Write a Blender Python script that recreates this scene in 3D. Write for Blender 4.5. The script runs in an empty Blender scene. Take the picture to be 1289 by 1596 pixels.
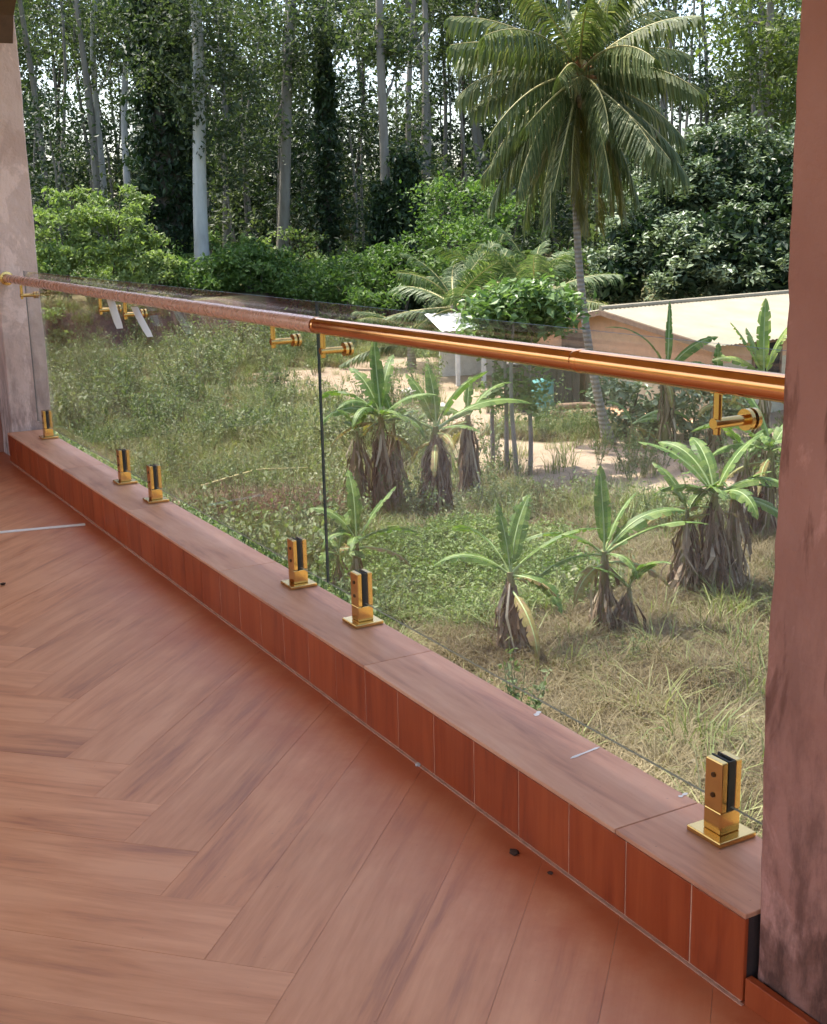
import bpy, bmesh, math, random
import numpy as np
from mathutils import Vector, Matrix, noise as mnoise

# ------------------------------------------------------------------ camera, sky, sun, exposure
SC = bpy.context.scene
COL = SC.collection
R = math.radians
FOC, PITCH, ROLL, PSI, EYE = 1900.0, 0.2342, -0.0242, 0.5077, 1.45      # calibrated on the kerb, rail and columns
cam = bpy.data.cameras.new('camera'); cam_ob = bpy.data.objects.new('camera', cam); COL.objects.link(cam_ob)
cam.sensor_fit = 'VERTICAL'; cam.sensor_height = 24.0; cam.lens = 24.0 * FOC / 1596.0
cam.clip_start = 0.05; cam.clip_end = 6000
_f = Vector((math.sin(PSI) * math.cos(PITCH), math.cos(PSI) * math.cos(PITCH), -math.sin(PITCH)))
_r0 = Vector((math.cos(PSI), -math.sin(PSI), 0)); _u0 = _r0.cross(_f)
_r = _r0 * math.cos(ROLL) + _u0 * math.sin(ROLL); _u = _u0 * math.cos(ROLL) - _r0 * math.sin(ROLL)
M4 = Matrix(((_r.x, _u.x, -_f.x, 0), (_r.y, _u.y, -_f.y, 0), (_r.z, _u.z, -_f.z, EYE), (0, 0, 0, 1)))
cam_ob.matrix_world = M4
SC.camera = cam_ob

SUN_DIR = Vector((-0.16, 0.40, 1.0)).normalized()                        # towards the sun
world = bpy.data.worlds.new('World'); SC.world = world; world.use_nodes = True
wn = world.node_tree.nodes; wl = world.node_tree.links
sky = wn.new('ShaderNodeTexSky'); sky.sky_type = 'NISHITA'; sky.sun_disc = False
sky.sun_elevation = math.asin(SUN_DIR.z); sky.sun_rotation = math.atan2(SUN_DIR.x, SUN_DIR.y)
sky.air_density = 1.0; sky.dust_density = 3.0; sky.ozone_density = 1.0
wn['Background'].inputs['Strength'].default_value = 0.15
wl.new(sky.outputs[0], wn['Background'].inputs['Color'])
sun = bpy.data.lights.new('sun', 'SUN'); sun.energy = 3.4; sun.angle = R(0.6); sun.color = (1.0, 0.94, 0.84)
sun_ob = bpy.data.objects.new('sun', sun); COL.objects.link(sun_ob)
sun_ob.rotation_euler = SUN_DIR.to_track_quat('Z', 'Y').to_euler()
SC.view_settings.view_transform = 'Standard'; SC.view_settings.look = 'None'
SC.view_settings.exposure = 1.66; SC.view_settings.gamma = 1.0; SC.view_settings.use_curve_mapping = False
SC.cycles.max_bounces = 6; SC.cycles.adaptive_threshold = .03; SC.cycles.transparent_max_bounces = 24; SC.cycles.diffuse_bounces = 3
SC.cycles.use_denoising = True; SC.cycles.caustics_reflective = False; SC.cycles.caustics_refractive = False

# ------------------------------------------------------------------ measuring helpers (photo point + a real distance -> world point)
def ray(px, py):
    X = px - 644.5; Y = py - 798.0
    c, s = math.cos(ROLL), math.sin(ROLL)
    X, Y = X * c + Y * s, -X * s + Y * c
    rt, dn = X / FOC, Y / FOC
    fw = math.cos(PITCH) - dn * math.sin(PITCH); z = -math.sin(PITCH) - dn * math.cos(PITCH)
    return np.array([fw * math.sin(PSI) + rt * math.cos(PSI), fw * math.cos(PSI) - rt * math.sin(PSI), z])
def at_z(px, py, z): d = ray(px, py); P = d * ((z - EYE) / d[2]); P[2] += EYE; return P
def at_x(px, py, x): d = ray(px, py); P = d * (x / d[0]); P[2] += EYE; return P
def at_d(px, py, D): d = ray(px, py); P = d * (D / math.hypot(d[0], d[1])); P[2] += EYE; return P

# ------------------------------------------------------------------ object helpers
def mesh_np(name, V, quads=None, tris=None, mats=(), qmi=None, smooth=False):
    V = np.asarray(V, dtype=np.float32).reshape(-1, 3)
    q = np.zeros((0, 4), int) if quads is None or len(quads) == 0 else np.asarray(quads, int).reshape(-1, 4)
    t = np.zeros((0, 3), int) if tris is None or len(tris) == 0 else np.asarray(tris, int).reshape(-1, 3)
    me = bpy.data.meshes.new(name)
    me.vertices.add(len(V)); me.vertices.foreach_set('co', V.ravel())
    nl = len(q) * 4 + len(t) * 3
    me.loops.add(nl); me.loops.foreach_set('vertex_index', np.concatenate([q.ravel(), t.ravel()]).astype(np.int32))
    me.polygons.add(len(q) + len(t))
    st = np.concatenate([np.arange(len(q)) * 4, len(q) * 4 + np.arange(len(t)) * 3]).astype(np.int32)
    me.polygons.foreach_set('loop_start', st)
    if qmi is not None: me.polygons.foreach_set('material_index', np.asarray(qmi, dtype=np.int32))
    me.polygons.foreach_set('use_smooth', np.full(len(q) + len(t), bool(smooth)))
    for m in mats: me.materials.append(m)
    me.update(calc_edges=True); me.validate()
    return me
class MB:
    def __init__(s): s.V = []; s.Q = []; s.T = []; s.n = 0; s.QM = []; s.TM = []
    def add(s, V, Q=None, T=None, mi=0):
        V = np.asarray(V, float).reshape(-1, 3)
        if Q is not None and len(Q): q = np.asarray(Q, int).reshape(-1, 4) + s.n; s.Q.append(q); s.QM += [mi] * len(q)
        if T is not None and len(T): t = np.asarray(T, int).reshape(-1, 3) + s.n; s.T.append(t); s.TM += [mi] * len(t)
        s.V.append(V); s.n += len(V); return s
    def box(s, lo, hi, mi=0):
        x0, y0, z0 = lo; x1, y1, z1 = hi
        V = [(x0,y0,z0),(x1,y0,z0),(x1,y1,z0),(x0,y1,z0),(x0,y0,z1),(x1,y0,z1),(x1,y1,z1),(x0,y1,z1)]
        return s.add(V, [(0,3,2,1),(4,5,6,7),(0,1,5,4),(1,2,6,5),(2,3,7,6),(3,0,4,7)], mi=mi)
    def tube(s, pts, rad, n=8, cap=True, mi=0):
        pts = np.asarray(pts, float); rad = np.broadcast_to(np.asarray(rad, float), (len(pts),))
        tg = np.gradient(pts, axis=0); tg /= np.linalg.norm(tg, axis=1)[:, None] + 1e-9
        ref = np.array([0, 0, 1.0]) if abs(tg[:, 2]).mean() < .8 else np.array([1.0, 0, 0])
        a = np.cross(tg, ref); a /= np.linalg.norm(a, axis=1)[:, None] + 1e-9; b = np.cross(tg, a)
        th = np.arange(n) * 2 * math.pi / n
        V = pts[:, None] + rad[:, None, None] * (np.cos(th)[None, :, None] * a[:, None] + np.sin(th)[None, :, None] * b[:, None])
        m = len(pts); Q = []
        for i in range(m - 1):
            for j in range(n): k = (j + 1) % n; Q.append((i*n+j, i*n+k, (i+1)*n+k, (i+1)*n+j))
        V = V.reshape(-1, 3); T = []
        if cap:
            V = np.vstack([V, V[:n], V[(m-1)*n:m*n], pts[0], pts[-1]]); c_ = m*n + 2*n
            for j in range(n):
                k = (j + 1) % n; T += [(c_, m*n+k, m*n+j), (c_+1, m*n+n+j, m*n+n+k)]
        return s.add(V, Q, T, mi=mi)
    def mesh(s, name, mats, smooth=False):
        V = np.vstack(s.V)
        q = np.vstack(s.Q) if s.Q else None; t = np.vstack(s.T) if s.T else None
        return mesh_np(name, V, q, t, mats if isinstance(mats, (list, tuple)) else [mats], s.QM + s.TM, smooth)
    def build(s, name, mats, parent=None, smooth=False, **kw): return link(name, s.mesh(name, mats, smooth), parent, **kw)
def link(name, me, parent=None, loc=None, rot=None, scale=None):
    o = bpy.data.objects.new(name, me); COL.objects.link(o); o.parent = parent
    if loc is not None: o.location = loc
    if rot is not None: o.rotation_euler = rot
    if scale is not None: o.scale = scale if hasattr(scale, '__len__') else (scale,) * 3
    return o
def tag(o, label, cat, group=None):
    o['label'] = label; o['category'] = cat
    if group: o['group'] = group
    return o
def thing(name, label, cat, loc=(0, 0, 0), rz=0, group=None):
    o = bpy.data.objects.new(name, None); COL.objects.link(o); o.empty_display_size = .2
    o.location = loc; o.rotation_euler = (0, 0, rz); return tag(o, label, cat, group)
def struct(o): o['kind'] = 'structure'; return o
def stuff(o): o['kind'] = 'stuff'; return o
def bevel(o, w=.003, seg=2):
    m = o.modifiers.new('bevel', 'BEVEL'); m.width = w; m.segments = seg; m.limit_method = 'ANGLE'; return o
def smoothstep(a, b, x): t = np.clip((x - a) / (b - a), 0, 1); return t * t * (3 - 2 * t)

# ------------------------------------------------------------------ materials
def mat(name):
    m = bpy.data.materials.new(name); m.use_nodes = True
    nt = m.node_tree; return m, nt.nodes, nt.links, nt.nodes['Principled BSDF']
def ramp(N, stops):
    r = N.new('ShaderNodeValToRGB'); e = r.color_ramp.elements
    while len(e) < len(stops): e.new(.5)
    for i, (p, c) in enumerate(stops): e[i].position = p; e[i].color = (*c, 1)
    return r
def noise(N, L, vec, scale, detail=4, rough=.55, dist=0):
    n = N.new('ShaderNodeTexNoise'); n.inputs['Scale'].default_value = scale; n.inputs['Detail'].default_value = detail
    n.inputs['Roughness'].default_value = rough; n.inputs['Distortion'].default_value = dist
    if vec is not None: L.new(vec, n.inputs['Vector'])
    return n
def mapping(N, L, vec, scale=(1, 1, 1), loc=(0, 0, 0)):
    m = N.new('ShaderNodeMapping'); m.inputs['Scale'].default_value = scale; m.inputs['Location'].default_value = loc
    L.new(vec, m.inputs['Vector']); return m.outputs[0]
def mixc(N, L, fac, a, b, mode='MIX'):
    m = N.new('ShaderNodeMix'); m.data_type = 'RGBA'; m.blend_type = mode
    for sock, v in ((m.inputs[0], fac), (m.inputs[6], a), (m.inputs[7], b)):
        if hasattr(v, 'links'): L.new(v, sock)
        else: sock.default_value = v if not isinstance(v, tuple) else (*v, 1)
    return m.outputs[2]
def math_n(N, L, op, a, b=0.0, clamp=False):
    m = N.new('ShaderNodeMath'); m.operation = op; m.use_clamp = clamp
    for sock, v in ((m.inputs[0], a), (m.inputs[1], b)):
        if hasattr(v, 'links'): L.new(v, sock)
        else: sock.default_value = v
    return m.outputs[0]
def bump(N, L, h, bs, strength=.3, dist=.01):
    b = N.new('ShaderNodeBump'); b.inputs['Strength'].default_value = strength; b.inputs['Distance'].default_value = dist
    L.new(h, b.inputs['Height']); L.new(b.outputs[0], bs.inputs['Normal'])
def leafmat(name, stops, transl=.35, rough=.45, spec=.4, patch=None, wpatch=None):
    m, N, L, bs = mat(name)
    g = N.new('ShaderNodeNewGeometry'); r = ramp(N, stops)
    v = g.outputs['Random Per Island']
    if patch:
        tc = N.new('ShaderNodeTexCoord'); nz = noise(N, L, tc.outputs['Object'], patch, 2)
        v = math_n(N, L, 'ADD', math_n(N, L, 'MULTIPLY', v, .6), math_n(N, L, 'SUBTRACT', math_n(N, L, 'MULTIPLY', nz.outputs[0], 1.0), .3), True)
    if wpatch:
        nw = noise(N, L, g.outputs['Position'], wpatch, 4, .6); oi = N.new('ShaderNodeObjectInfo')
        v = math_n(N, L, 'ADD', math_n(N, L, 'ADD', math_n(N, L, 'MULTIPLY', v, .4), math_n(N, L, 'MULTIPLY', oi.outputs['Random'], .3)), math_n(N, L, 'SUBTRACT', math_n(N, L, 'MULTIPLY', nw.outputs[0], 1.6), .65), True)
    L.new(v, r.inputs[0]); L.new(r.outputs[0], bs.inputs['Base Color'])
    bs.inputs['Roughness'].default_value = rough; bs.inputs['Specular IOR Level'].default_value = spec
    tr = N.new('ShaderNodeBsdfTranslucent'); c2 = mixc(N, L, 1.0, r.outputs[0], (1.0, 1.15, .55), 'MULTIPLY'); L.new(c2, tr.inputs['Color'])
    mx = N.new('ShaderNodeMixShader'); mx.inputs[0].default_value = transl
    L.new(bs.outputs[0], mx.inputs[1]); L.new(tr.outputs[0], mx.inputs[2]); L.new(mx.outputs[0], N['Material Output'].inputs['Surface'])
    return m
def barkmat(name, c1, c2, scale=3.0, stretch=.15, rough=.85, rings=0, bs_str=.6):
    m, N, L, bs = mat(name); tc = N.new('ShaderNodeTexCoord')
    n1 = noise(N, L, mapping(N, L, tc.outputs['Object'], (1, 1, stretch)), scale * 4, 6, .65); n2 = noise(N, L, tc.outputs['Object'], scale * .6, 3)
    r = ramp(N, [(.3, c1), (.7, c2)]); f = math_n(N, L, 'ADD', math_n(N, L, 'MULTIPLY', n1.outputs[0], .6), math_n(N, L, 'MULTIPLY', n2.outputs[0], .4)); L.new(f, r.inputs[0])
    col = r.outputs[0]; h = n1.outputs[0]
    if rings:
        w = N.new('ShaderNodeTexWave'); w.bands_direction = 'Z'; w.inputs['Scale'].default_value = rings; w.inputs['Distortion'].default_value = 1.2
        L.new(tc.outputs['Object'], w.inputs['Vector']); col = mixc(N, L, math_n(N, L, 'MULTIPLY', w.outputs[1], .4), col, tuple(x * .45 for x in c1)); h = w.outputs[1]
    L.new(col, bs.inputs['Base Color']); bs.inputs['Roughness'].default_value = rough; bs.inputs['Specular IOR Level'].default_value = .2
    bump(N, L, h, bs, bs_str, .03); return m
def plastermat(name, base, stain, pale, amount=.5):
    m, N, L, bs = mat(name); tc = N.new('ShaderNodeTexCoord'); O = tc.outputs['Object']
    n1 = noise(N, L, O, 2.2, 5, .6); n2 = noise(N, L, mapping(N, L, O, (1, 1, .35)), 5.0, 6, .6, .6); n3 = noise(N, L, O, 60, 3)
    c = mixc(N, L, ramp_out(N, L, n1.outputs[0], .35, .7), base, pale)
    st = ramp_out(N, L, n2.outputs[0], .53, .57); n6 = noise(N, L, mapping(N, L, O, (1, 1, .7), (3, 1, 7)), 3.1, 7, .68, .9); c = mixc(N, L, math_n(N, L, 'MULTIPLY', ramp_out(N, L, n6.outputs[0], .55, .60), .45), c, tuple(min(1, x * 1.35 + .03) for x in pale))
    geo = N.new('ShaderNodeSeparateXYZ'); L.new(O, geo.inputs[0])
    c = mixc(N, L, math_n(N, L, 'MULTIPLY', st, amount), c, stain)
    n4 = noise(N, L, mapping(N, L, O, (1.5, 1.5, .5)), 9, 5, .7); low = math_n(N, L, 'MULTIPLY', ramp_out(N, L, n4.outputs[0], .42, .6), ramp_out(N, L, geo.outputs[2], 1.0, .05))
    c = mixc(N, L, math_n(N, L, 'MULTIPLY', low, .75), c, tuple(x * .32 for x in stain))     # damp mould blotches near the foot
    L.new(c, bs.inputs['Base Color']); bs.inputs['Roughness'].default_value = .9; bs.inputs['Specular IOR Level'].default_value = .25
    hh = math_n(N, L, 'ADD', n3.outputs[0], math_n(N, L, 'MULTIPLY', n2.outputs[0], 2.0)); bump(N, L, hh, bs, .6, .006); return m
def ramp_out(N, L, v, a, b):
    mr = N.new('ShaderNodeMapRange'); mr.inputs[1].default_value = a; mr.inputs[2].default_value = b; mr.clamp = True
    L.new(v, mr.inputs[0]); return mr.outputs[0]
def tilemat(name, light, mid, dark, rough=.42, grain='X', dustc=(.50, .28, .18), spec=.35, kerb_dust_bounce=False):
    m, N, L, bs = mat(name); tc = N.new('ShaderNodeTexCoord'); oi = N.new('ShaderNodeObjectInfo')
    off = N.new('ShaderNodeVectorMath'); off.operation = 'ADD'
    cmb = N.new('ShaderNodeCombineXYZ')
    for i in range(3): L.new(math_n(N, L, 'MULTIPLY', oi.outputs['Random'], 37.0 + 11 * i), cmb.inputs[i])
    L.new(tc.outputs['Object'], off.inputs[0]); L.new(cmb.outputs[0], off.inputs[1]); v = off.outputs[0]
    k = {'X': (.9, 9, 9), 'Y': (9, .9, 9), 'Z': (9, 9, .9)}[grain]
    n1 = noise(N, L, mapping(N, L, v, k), 1.6, 5, .6, .5); n2 = noise(N, L, mapping(N, L, v, tuple(4 * x for x in k)), 2.0, 4, .6); n3 = noise(N, L, v, 2.0, 3)
    f = math_n(N, L, 'ADD', math_n(N, L, 'ADD', math_n(N, L, 'MULTIPLY', n1.outputs[0], .62), math_n(N, L, 'MULTIPLY', n2.outputs[0], .16)), math_n(N, L, 'MULTIPLY', n3.outputs[0], .22))
    r = ramp(N, [(.36, dark), (.46, mid), (.58, light)]); L.new(f, r.inputs[0])
    tint = math_n(N, L, 'ADD', math_n(N, L, 'MULTIPLY', oi.outputs['Random'], .12), .94)
    hsv = N.new('ShaderNodeHueSaturation'); L.new(tint, hsv.inputs['Value']); L.new(r.outputs[0], hsv.inputs['Color'])
    g = N.new('ShaderNodeNewGeometry'); dz = noise(N, L, g.outputs['Position'], 1.3, 5, .65); dz2 = noise(N, L, g.outputs['Position'], 55, 3, .6)
    dust = math_n(N, L, 'MULTIPLY', ramp_out(N, L, dz.outputs[0], .4, .75), .22)
    c = mixc(N, L, dust, hsv.outputs[0], dustc); sp = ramp_out(N, L, dz2.outputs[0], .71, .75)
    c = mixc(N, L, math_n(N, L, 'MULTIPLY', sp, .35), c, (.12, .06, .045))
    if kerb_dust_bounce:      # red dust plus red light bounced off the kerb, put into the colour
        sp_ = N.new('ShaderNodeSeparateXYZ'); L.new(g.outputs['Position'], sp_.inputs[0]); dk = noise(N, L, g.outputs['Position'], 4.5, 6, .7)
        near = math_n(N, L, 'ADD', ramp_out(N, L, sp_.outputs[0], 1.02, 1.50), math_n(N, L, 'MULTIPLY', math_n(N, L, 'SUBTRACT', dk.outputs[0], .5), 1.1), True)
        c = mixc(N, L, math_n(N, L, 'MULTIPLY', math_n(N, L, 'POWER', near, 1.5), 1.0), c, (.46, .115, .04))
    L.new(c, bs.inputs['Base Color'])
    L.new(math_n(N, L, 'ADD', math_n(N, L, 'MULTIPLY', dz.outputs[0], .3), rough - .12), bs.inputs['Roughness'])
    bs.inputs['Specular IOR Level'].default_value = spec; bump(N, L, n2.outputs[0], bs, .12, .002); return m
def plain(name, c, rough=.6, metal=0, spec=.5, nz=0, nscale=20):
    m, N, L, bs = mat(name); bs.inputs['Roughness'].default_value = rough; bs.inputs['Metallic'].default_value = metal; bs.inputs['Specular IOR Level'].default_value = spec
    if nz:
        tc = N.new('ShaderNodeTexCoord'); n = noise(N, L, tc.outputs['Object'], nscale, 5, .6); r = ramp(N, [(.3, tuple(x * (1 - nz) for x in c)), (.7, tuple(min(1, x * (1 + nz)) for x in c))])
        L.new(n.outputs[0], r.inputs[0]); L.new(r.outputs[0], bs.inputs['Base Color'])
        L.new(math_n(N, L, 'ADD', math_n(N, L, 'MULTIPLY', n.outputs[0], .25), rough - .12), bs.inputs['Roughness'])
    else: bs.inputs['Base Color'].default_value = (*c, 1)
    return m

MT = {}
MT['floor_tile'] = tilemat('floor_tile', (.70, .305, .143), (.59, .235, .10), (.40, .146, .068), kerb_dust_bounce=True)
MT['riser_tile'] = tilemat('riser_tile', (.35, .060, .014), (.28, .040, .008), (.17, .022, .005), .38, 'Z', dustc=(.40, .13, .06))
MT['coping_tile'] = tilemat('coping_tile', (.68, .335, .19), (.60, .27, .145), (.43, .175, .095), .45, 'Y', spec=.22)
MT['grout'] = plain('grout', (.50, .29, .20), .9, nz=.25)
MT['concrete'] = plain('concrete', (.30, .26, .23), .9, nz=.2)
MT['plaster'] = plastermat('plaster', (.34, .148, .105), (.15, .06, .038), (.44, .21, .155), .65)
MT['plaster_pale'] = plastermat('pale_plaster', (.62, .44, .37), (.44, .29, .24), (.70, .53, .46), .35)
MT['ceiling'] = plain('ceiling_paint', (.62, .50, .34), .85, nz=.08)
MT['darkbeam'] = plain('dark_trim', (.10, .06, .04), .8, nz=.2)
MT['gold'] = plain('polished_gold', (.64, .41, .145), .18, 1.0, nz=.05, nscale=40)
MT['rail'] = plain('rose_gold_rail', (.70, .33, .13), .13, 1.0, nz=.06, nscale=12)
MT['film'] = plain('film_wrapped_rail', (.72, .42, .30), .27, .35, nz=.05, nscale=25)
MT['rubber'] = plain('black_rubber', (.012, .012, .012), .55)
MT['screw'] = plain('dark_screw', (.10, .05, .02), .35, .8)
MT['clod'] = plain('dark_clod', (.06, .03, .02), .95, 0, .1, nz=.3)
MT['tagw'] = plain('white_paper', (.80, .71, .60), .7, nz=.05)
m, N, L, bs = mat('clear_glass'); N.remove(bs)
tr = N.new('ShaderNodeBsdfTransparent'); tr.inputs[0].default_value = (.955, .97, .962, 1); gl = N.new('ShaderNodeBsdfGlossy'); gl.inputs['Roughness'].default_value = .012
fr = N.new('ShaderNodeFresnel'); gg = N.new('ShaderNodeNewGeometry'); L.new(math_n(N, L, 'SUBTRACT', 1.36, math_n(N, L, 'MULTIPLY', gg.outputs['Backfacing'], 1.36 - 1 / 1.36)), fr.inputs[0]); mx = N.new('ShaderNodeMixShader')
tcg = N.new('ShaderNodeTexCoord'); df = N.new('ShaderNodeBsdfDiffuse'); df.inputs[0].default_value = (.6, .57, .53, 1)
ng = noise(N, L, mapping(N, L, tcg.outputs['Object'], (1, 1, 2.5)), 3.0, 6, .7, .8); mx2 = N.new('ShaderNodeMixShader')
L.new(math_n(N, L, 'MULTIPLY', ramp_out(N, L, ng.outputs[0], .42, .75), .05), mx2.inputs[0])     # dust film on the pane
L.new(fr.outputs[0], mx.inputs[0]); L.new(tr.outputs[0], mx.inputs[1]); L.new(gl.outputs[0], mx.inputs[2])
L.new(mx.outputs[0], mx2.inputs[1]); L.new(df.outputs[0], mx2.inputs[2]); L.new(mx2.outputs[0], N['Material Output'].inputs['Surface']); MT['glass'] = m
MT['glass_foot'] = plain('ground_glass_edge', (.26, .23, .15), .9, 0, .0)
MT['glass_edge'] = plain('glass_edge', (.04, .06, .055), .5, 0, .2)

G = lambda *a: [(p, c) for p, c in a]
MT['leaf_forest'] = leafmat('forest_leaf', G((.0, (.022, .036, .017)), (.5, (.058, .082, .038)), (.85, (.12, .145, .07)), (1, (.24, .25, .13))), .4, .5, .3, .25)
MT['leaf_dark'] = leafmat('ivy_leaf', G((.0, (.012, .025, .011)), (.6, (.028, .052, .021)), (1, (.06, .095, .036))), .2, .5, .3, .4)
MT['leaf_bright'] = leafmat('bush_leaf', G((.0, (.10, .15, .045)), (.5, (.20, .265, .09)), (1, (.36, .41, .17))), .4, .5, .3, .35)
MT['leaf_under'] = leafmat('undergrowth_leaf', G((.0, (.045, .085, .022)), (.5, (.095, .165, .042)), (1, (.19, .265, .08))), .4, .5, .3, .35)
MT['leaf_mango'] = leafmat('glossy_leaf', G((.0, (.045, .07, .032)), (.5, (.125, .17, .09)), (1, (.30, .35, .22))), .18, .42, .4, .5)
MT['leaf_lime'] = leafmat('lime_leaf', G((.0, (.06, .085, .024)), (.5, (.11, .145, .042)), (1, (.18, .205, .065))), .45, .5, .3, .35)
MT['leaf_tree'] = leafmat('young_tree_leaf', G((.0, (.07, .13, .04)), (.5, (.13, .21, .07)), (1, (.22, .30, .12))), .35, .42, .4)
MT['palm'] = leafmat('palm_leaflet', G((.0, (.055, .08, .028)), (.5, (.105, .135, .05)), (.85, (.18, .19, .075)), (1, (.34, .31, .15))), .3, .5, .28)
MT['palm_old'] = leafmat('old_palm_leaflet', G((.0, (.09, .09, .025)), (.5, (.155, .145, .045)), (.85, (.23, .19, .06)), (1, (.30, .20, .075))), .3, .42, .4)
MT['palm_young'] = leafmat('young_palm_leaflet', G((.0, (.05, .09, .03)), (.5, (.095, .145, .05)), (1, (.22, .24, .11))), .32, .5, .25)
MT['rachis'] = plain('palm_rachis', (.34, .30, .11), .5, nz=.2)
MT['banana'] = leafmat('banana_blade', G((.0, (.065, .125, .022)), (.5, (.11, .185, .038)), (1, (.18, .25, .06))), .4, .5, .3)
MT['banana_pale'] = leafmat('pale_banana_blade', G((.0, (.13, .20, .04)), (.6, (.20, .27, .06)), (1, (.30, .34, .09))), .4, .4, .5)
MT['banana_dying'] = leafmat('dying_banana_blade', G((.0, (.20, .17, .05)), (.6, (.28, .22, .09)), (1, (.26, .17, .09))), .35, .6, .2)
MT['midrib'] = plain('banana_midrib', (.26, .33, .12), .45, nz=.15)
MT['stem'] = barkmat('banana_stem', (.13, .10, .045), (.22, .22, .09), 4, .1)
MT['dead'] = leafmat('dead_banana_leaf', G((.0, (.07, .042, .026)), (.45, (.19, .125, .08)), (.8, (.33, .25, .175)), (1, (.55, .46, .35))), .15, .8, .2)
MT['bark_pale'] = barkmat('pale_bark', (.30, .29, .26), (.50, .49, .45), 1.0, .25)
MT['bark_grey'] = barkmat('grey_bark', (.13, .115, .09), (.26, .24, .20), 1.2, .2)
MT['bark_dark'] = barkmat('dark_bark', (.05, .042, .032), (.11, .095, .075), 1.2, .2)
MT['bark_palm'] = barkmat('palm_bark', (.20, .16, .125), (.36, .31, .26), 2.5, .5, .9, 3.2)
MT['coconut'] = plain('coconut_husk', (.16, .10, .04), .6, nz=.3)
MT['sheath'] = plain('palm_fibre', (.30, .13, .055), .9, nz=.4, nscale=14)
MT['grass_dry'] = leafmat('dry_grass', G((.0, (.085, .062, .03)), (.5, (.19, .15, .082)), (.9, (.30, .25, .15)), (1, (.24, .21, .11))), .3, .7, .2, wpatch=.6)
MT['grass_green'] = leafmat('green_grass', G((.0, (.06, .095, .026)), (.35, (.14, .18, .055)), (.65, (.235, .255, .095)), (1, (.43, .37, .22))), .35, .55, .3, wpatch=.35)
MT['weed'] = leafmat('weed_leaf', G((.0, (.06, .09, .034)), (.35, (.12, .165, .065)), (.65, (.21, .24, .115)), (1, (.38, .35, .23))), .35, .55, .3, wpatch=.35)
MT['cover'] = leafmat('ground_cover_leaf', G((.0, (.075, .125, .03)), (.45, (.15, .215, .06)), (.8, (.25, .30, .11)), (1, (.36, .34, .19))), .38, .5, .3, wpatch=.8)
MT['deadweed'] = leafmat('withered_stalks', G((.0, (.07, .04, .028)), (.6, (.15, .095, .065)), (1, (.26, .19, .13))), .1, .85, .15)
MT['roof'] = plain('cream_roof_sheet', (.245, .215, .15), .65, 0, .25, nz=.2, nscale=1.3)
MT['roof_pale'] = plain('white_roof_sheet', (.66, .65, .62), .5, 0, .4, nz=.1, nscale=3)
MT['peach'] = plain('peach_wall', (.62, .36, .22), .9, nz=.1, nscale=6)
MT['cream'] = plain('cream_wall', (.50, .43, .31), .9, nz=.1, nscale=6)
MT['whitewall'] = plain('whitewashed_wall', (.66, .64, .60), .9, nz=.12, nscale=6)
MT['darkwood'] = barkmat('weathered_planks', (.06, .05, .045), (.16, .14, .125), 3, .15)
MT['dark'] = plain('dark_interior', (.02, .018, .016), .9)
MT['drum'] = plain('teal_plastic', (.10, .28, .25), .45, nz=.1)
MT['wood'] = barkmat('cut_log', (.16, .10, .07), (.28, .19, .13), 4, .3)
MT['rock'] = plain('pale_stone', (.48, .43, .37), .9, nz=.25, nscale=8)
MT['straw'] = plain('dry_cane', (.55, .44, .20), .7, nz=.15)

# ground: soil, litter and bare yard, regions stored on the mesh
m, N, L, bs = mat('soil'); g = N.new('ShaderNodeNewGeometry'); P = g.outputs['Position']
at = N.new('ShaderNodeAttribute'); at.attribute_name = 'dirt'; at2 = N.new('ShaderNodeAttribute'); at2.attribute_name = 'dry'
n1 = noise(N, L, P, .8, 6, .65); n2 = noise(N, L, P, 7, 6, .7); n3 = noise(N, L, P, .18, 4)
green = mixc(N, L, n2.outputs[0], (.045, .055, .02), (.12, .12, .05)); dry = mixc(N, L, n2.outputs[0], (.13, .095, .055), (.30, .235, .14))
c = mixc(N, L, math_n(N, L, 'ADD', at2.outputs['Fac'], math_n(N, L, 'MULTIPLY', math_n(N, L, 'SUBTRACT', n1.outputs[0], .5), 1.2), True), green, dry)
dirt = mixc(N, L, n1.outputs[0], (.25, .175, .115), (.41, .315, .23)); dirt = mixc(N, L, math_n(N, L, 'MULTIPLY', ramp_out(N, L, n2.outputs[0], .5, .7), .35), dirt, (.22, .15, .10))
fd = ramp_out(N, L, math_n(N, L, 'ADD', at.outputs['Fac'], math_n(N, L, 'MULTIPLY', math_n(N, L, 'SUBTRACT', n1.outputs[0], .5), .9)), .42, .58)
c = mixc(N, L, fd, c, dirt)
sx = N.new('ShaderNodeSeparateXYZ'); L.new(g.outputs['True Normal'], sx.inputs[0]); steep = ramp_out(N, L, sx.outputs[2], .93, .80)
c = mixc(N, L, steep, c, mixc(N, L, n2.outputs[0], (.07, .045, .035), (.15, .10, .08)))
L.new(c, bs.inputs['Base Color']); bs.inputs['Roughness'].default_value = .95; bs.inputs['Specular IOR Level'].default_value = .15
bump(N, L, math_n(N, L, 'ADD', n2.outputs[0], n1.outputs[0]), bs, .6, .06); MT['soil'] = m

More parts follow.
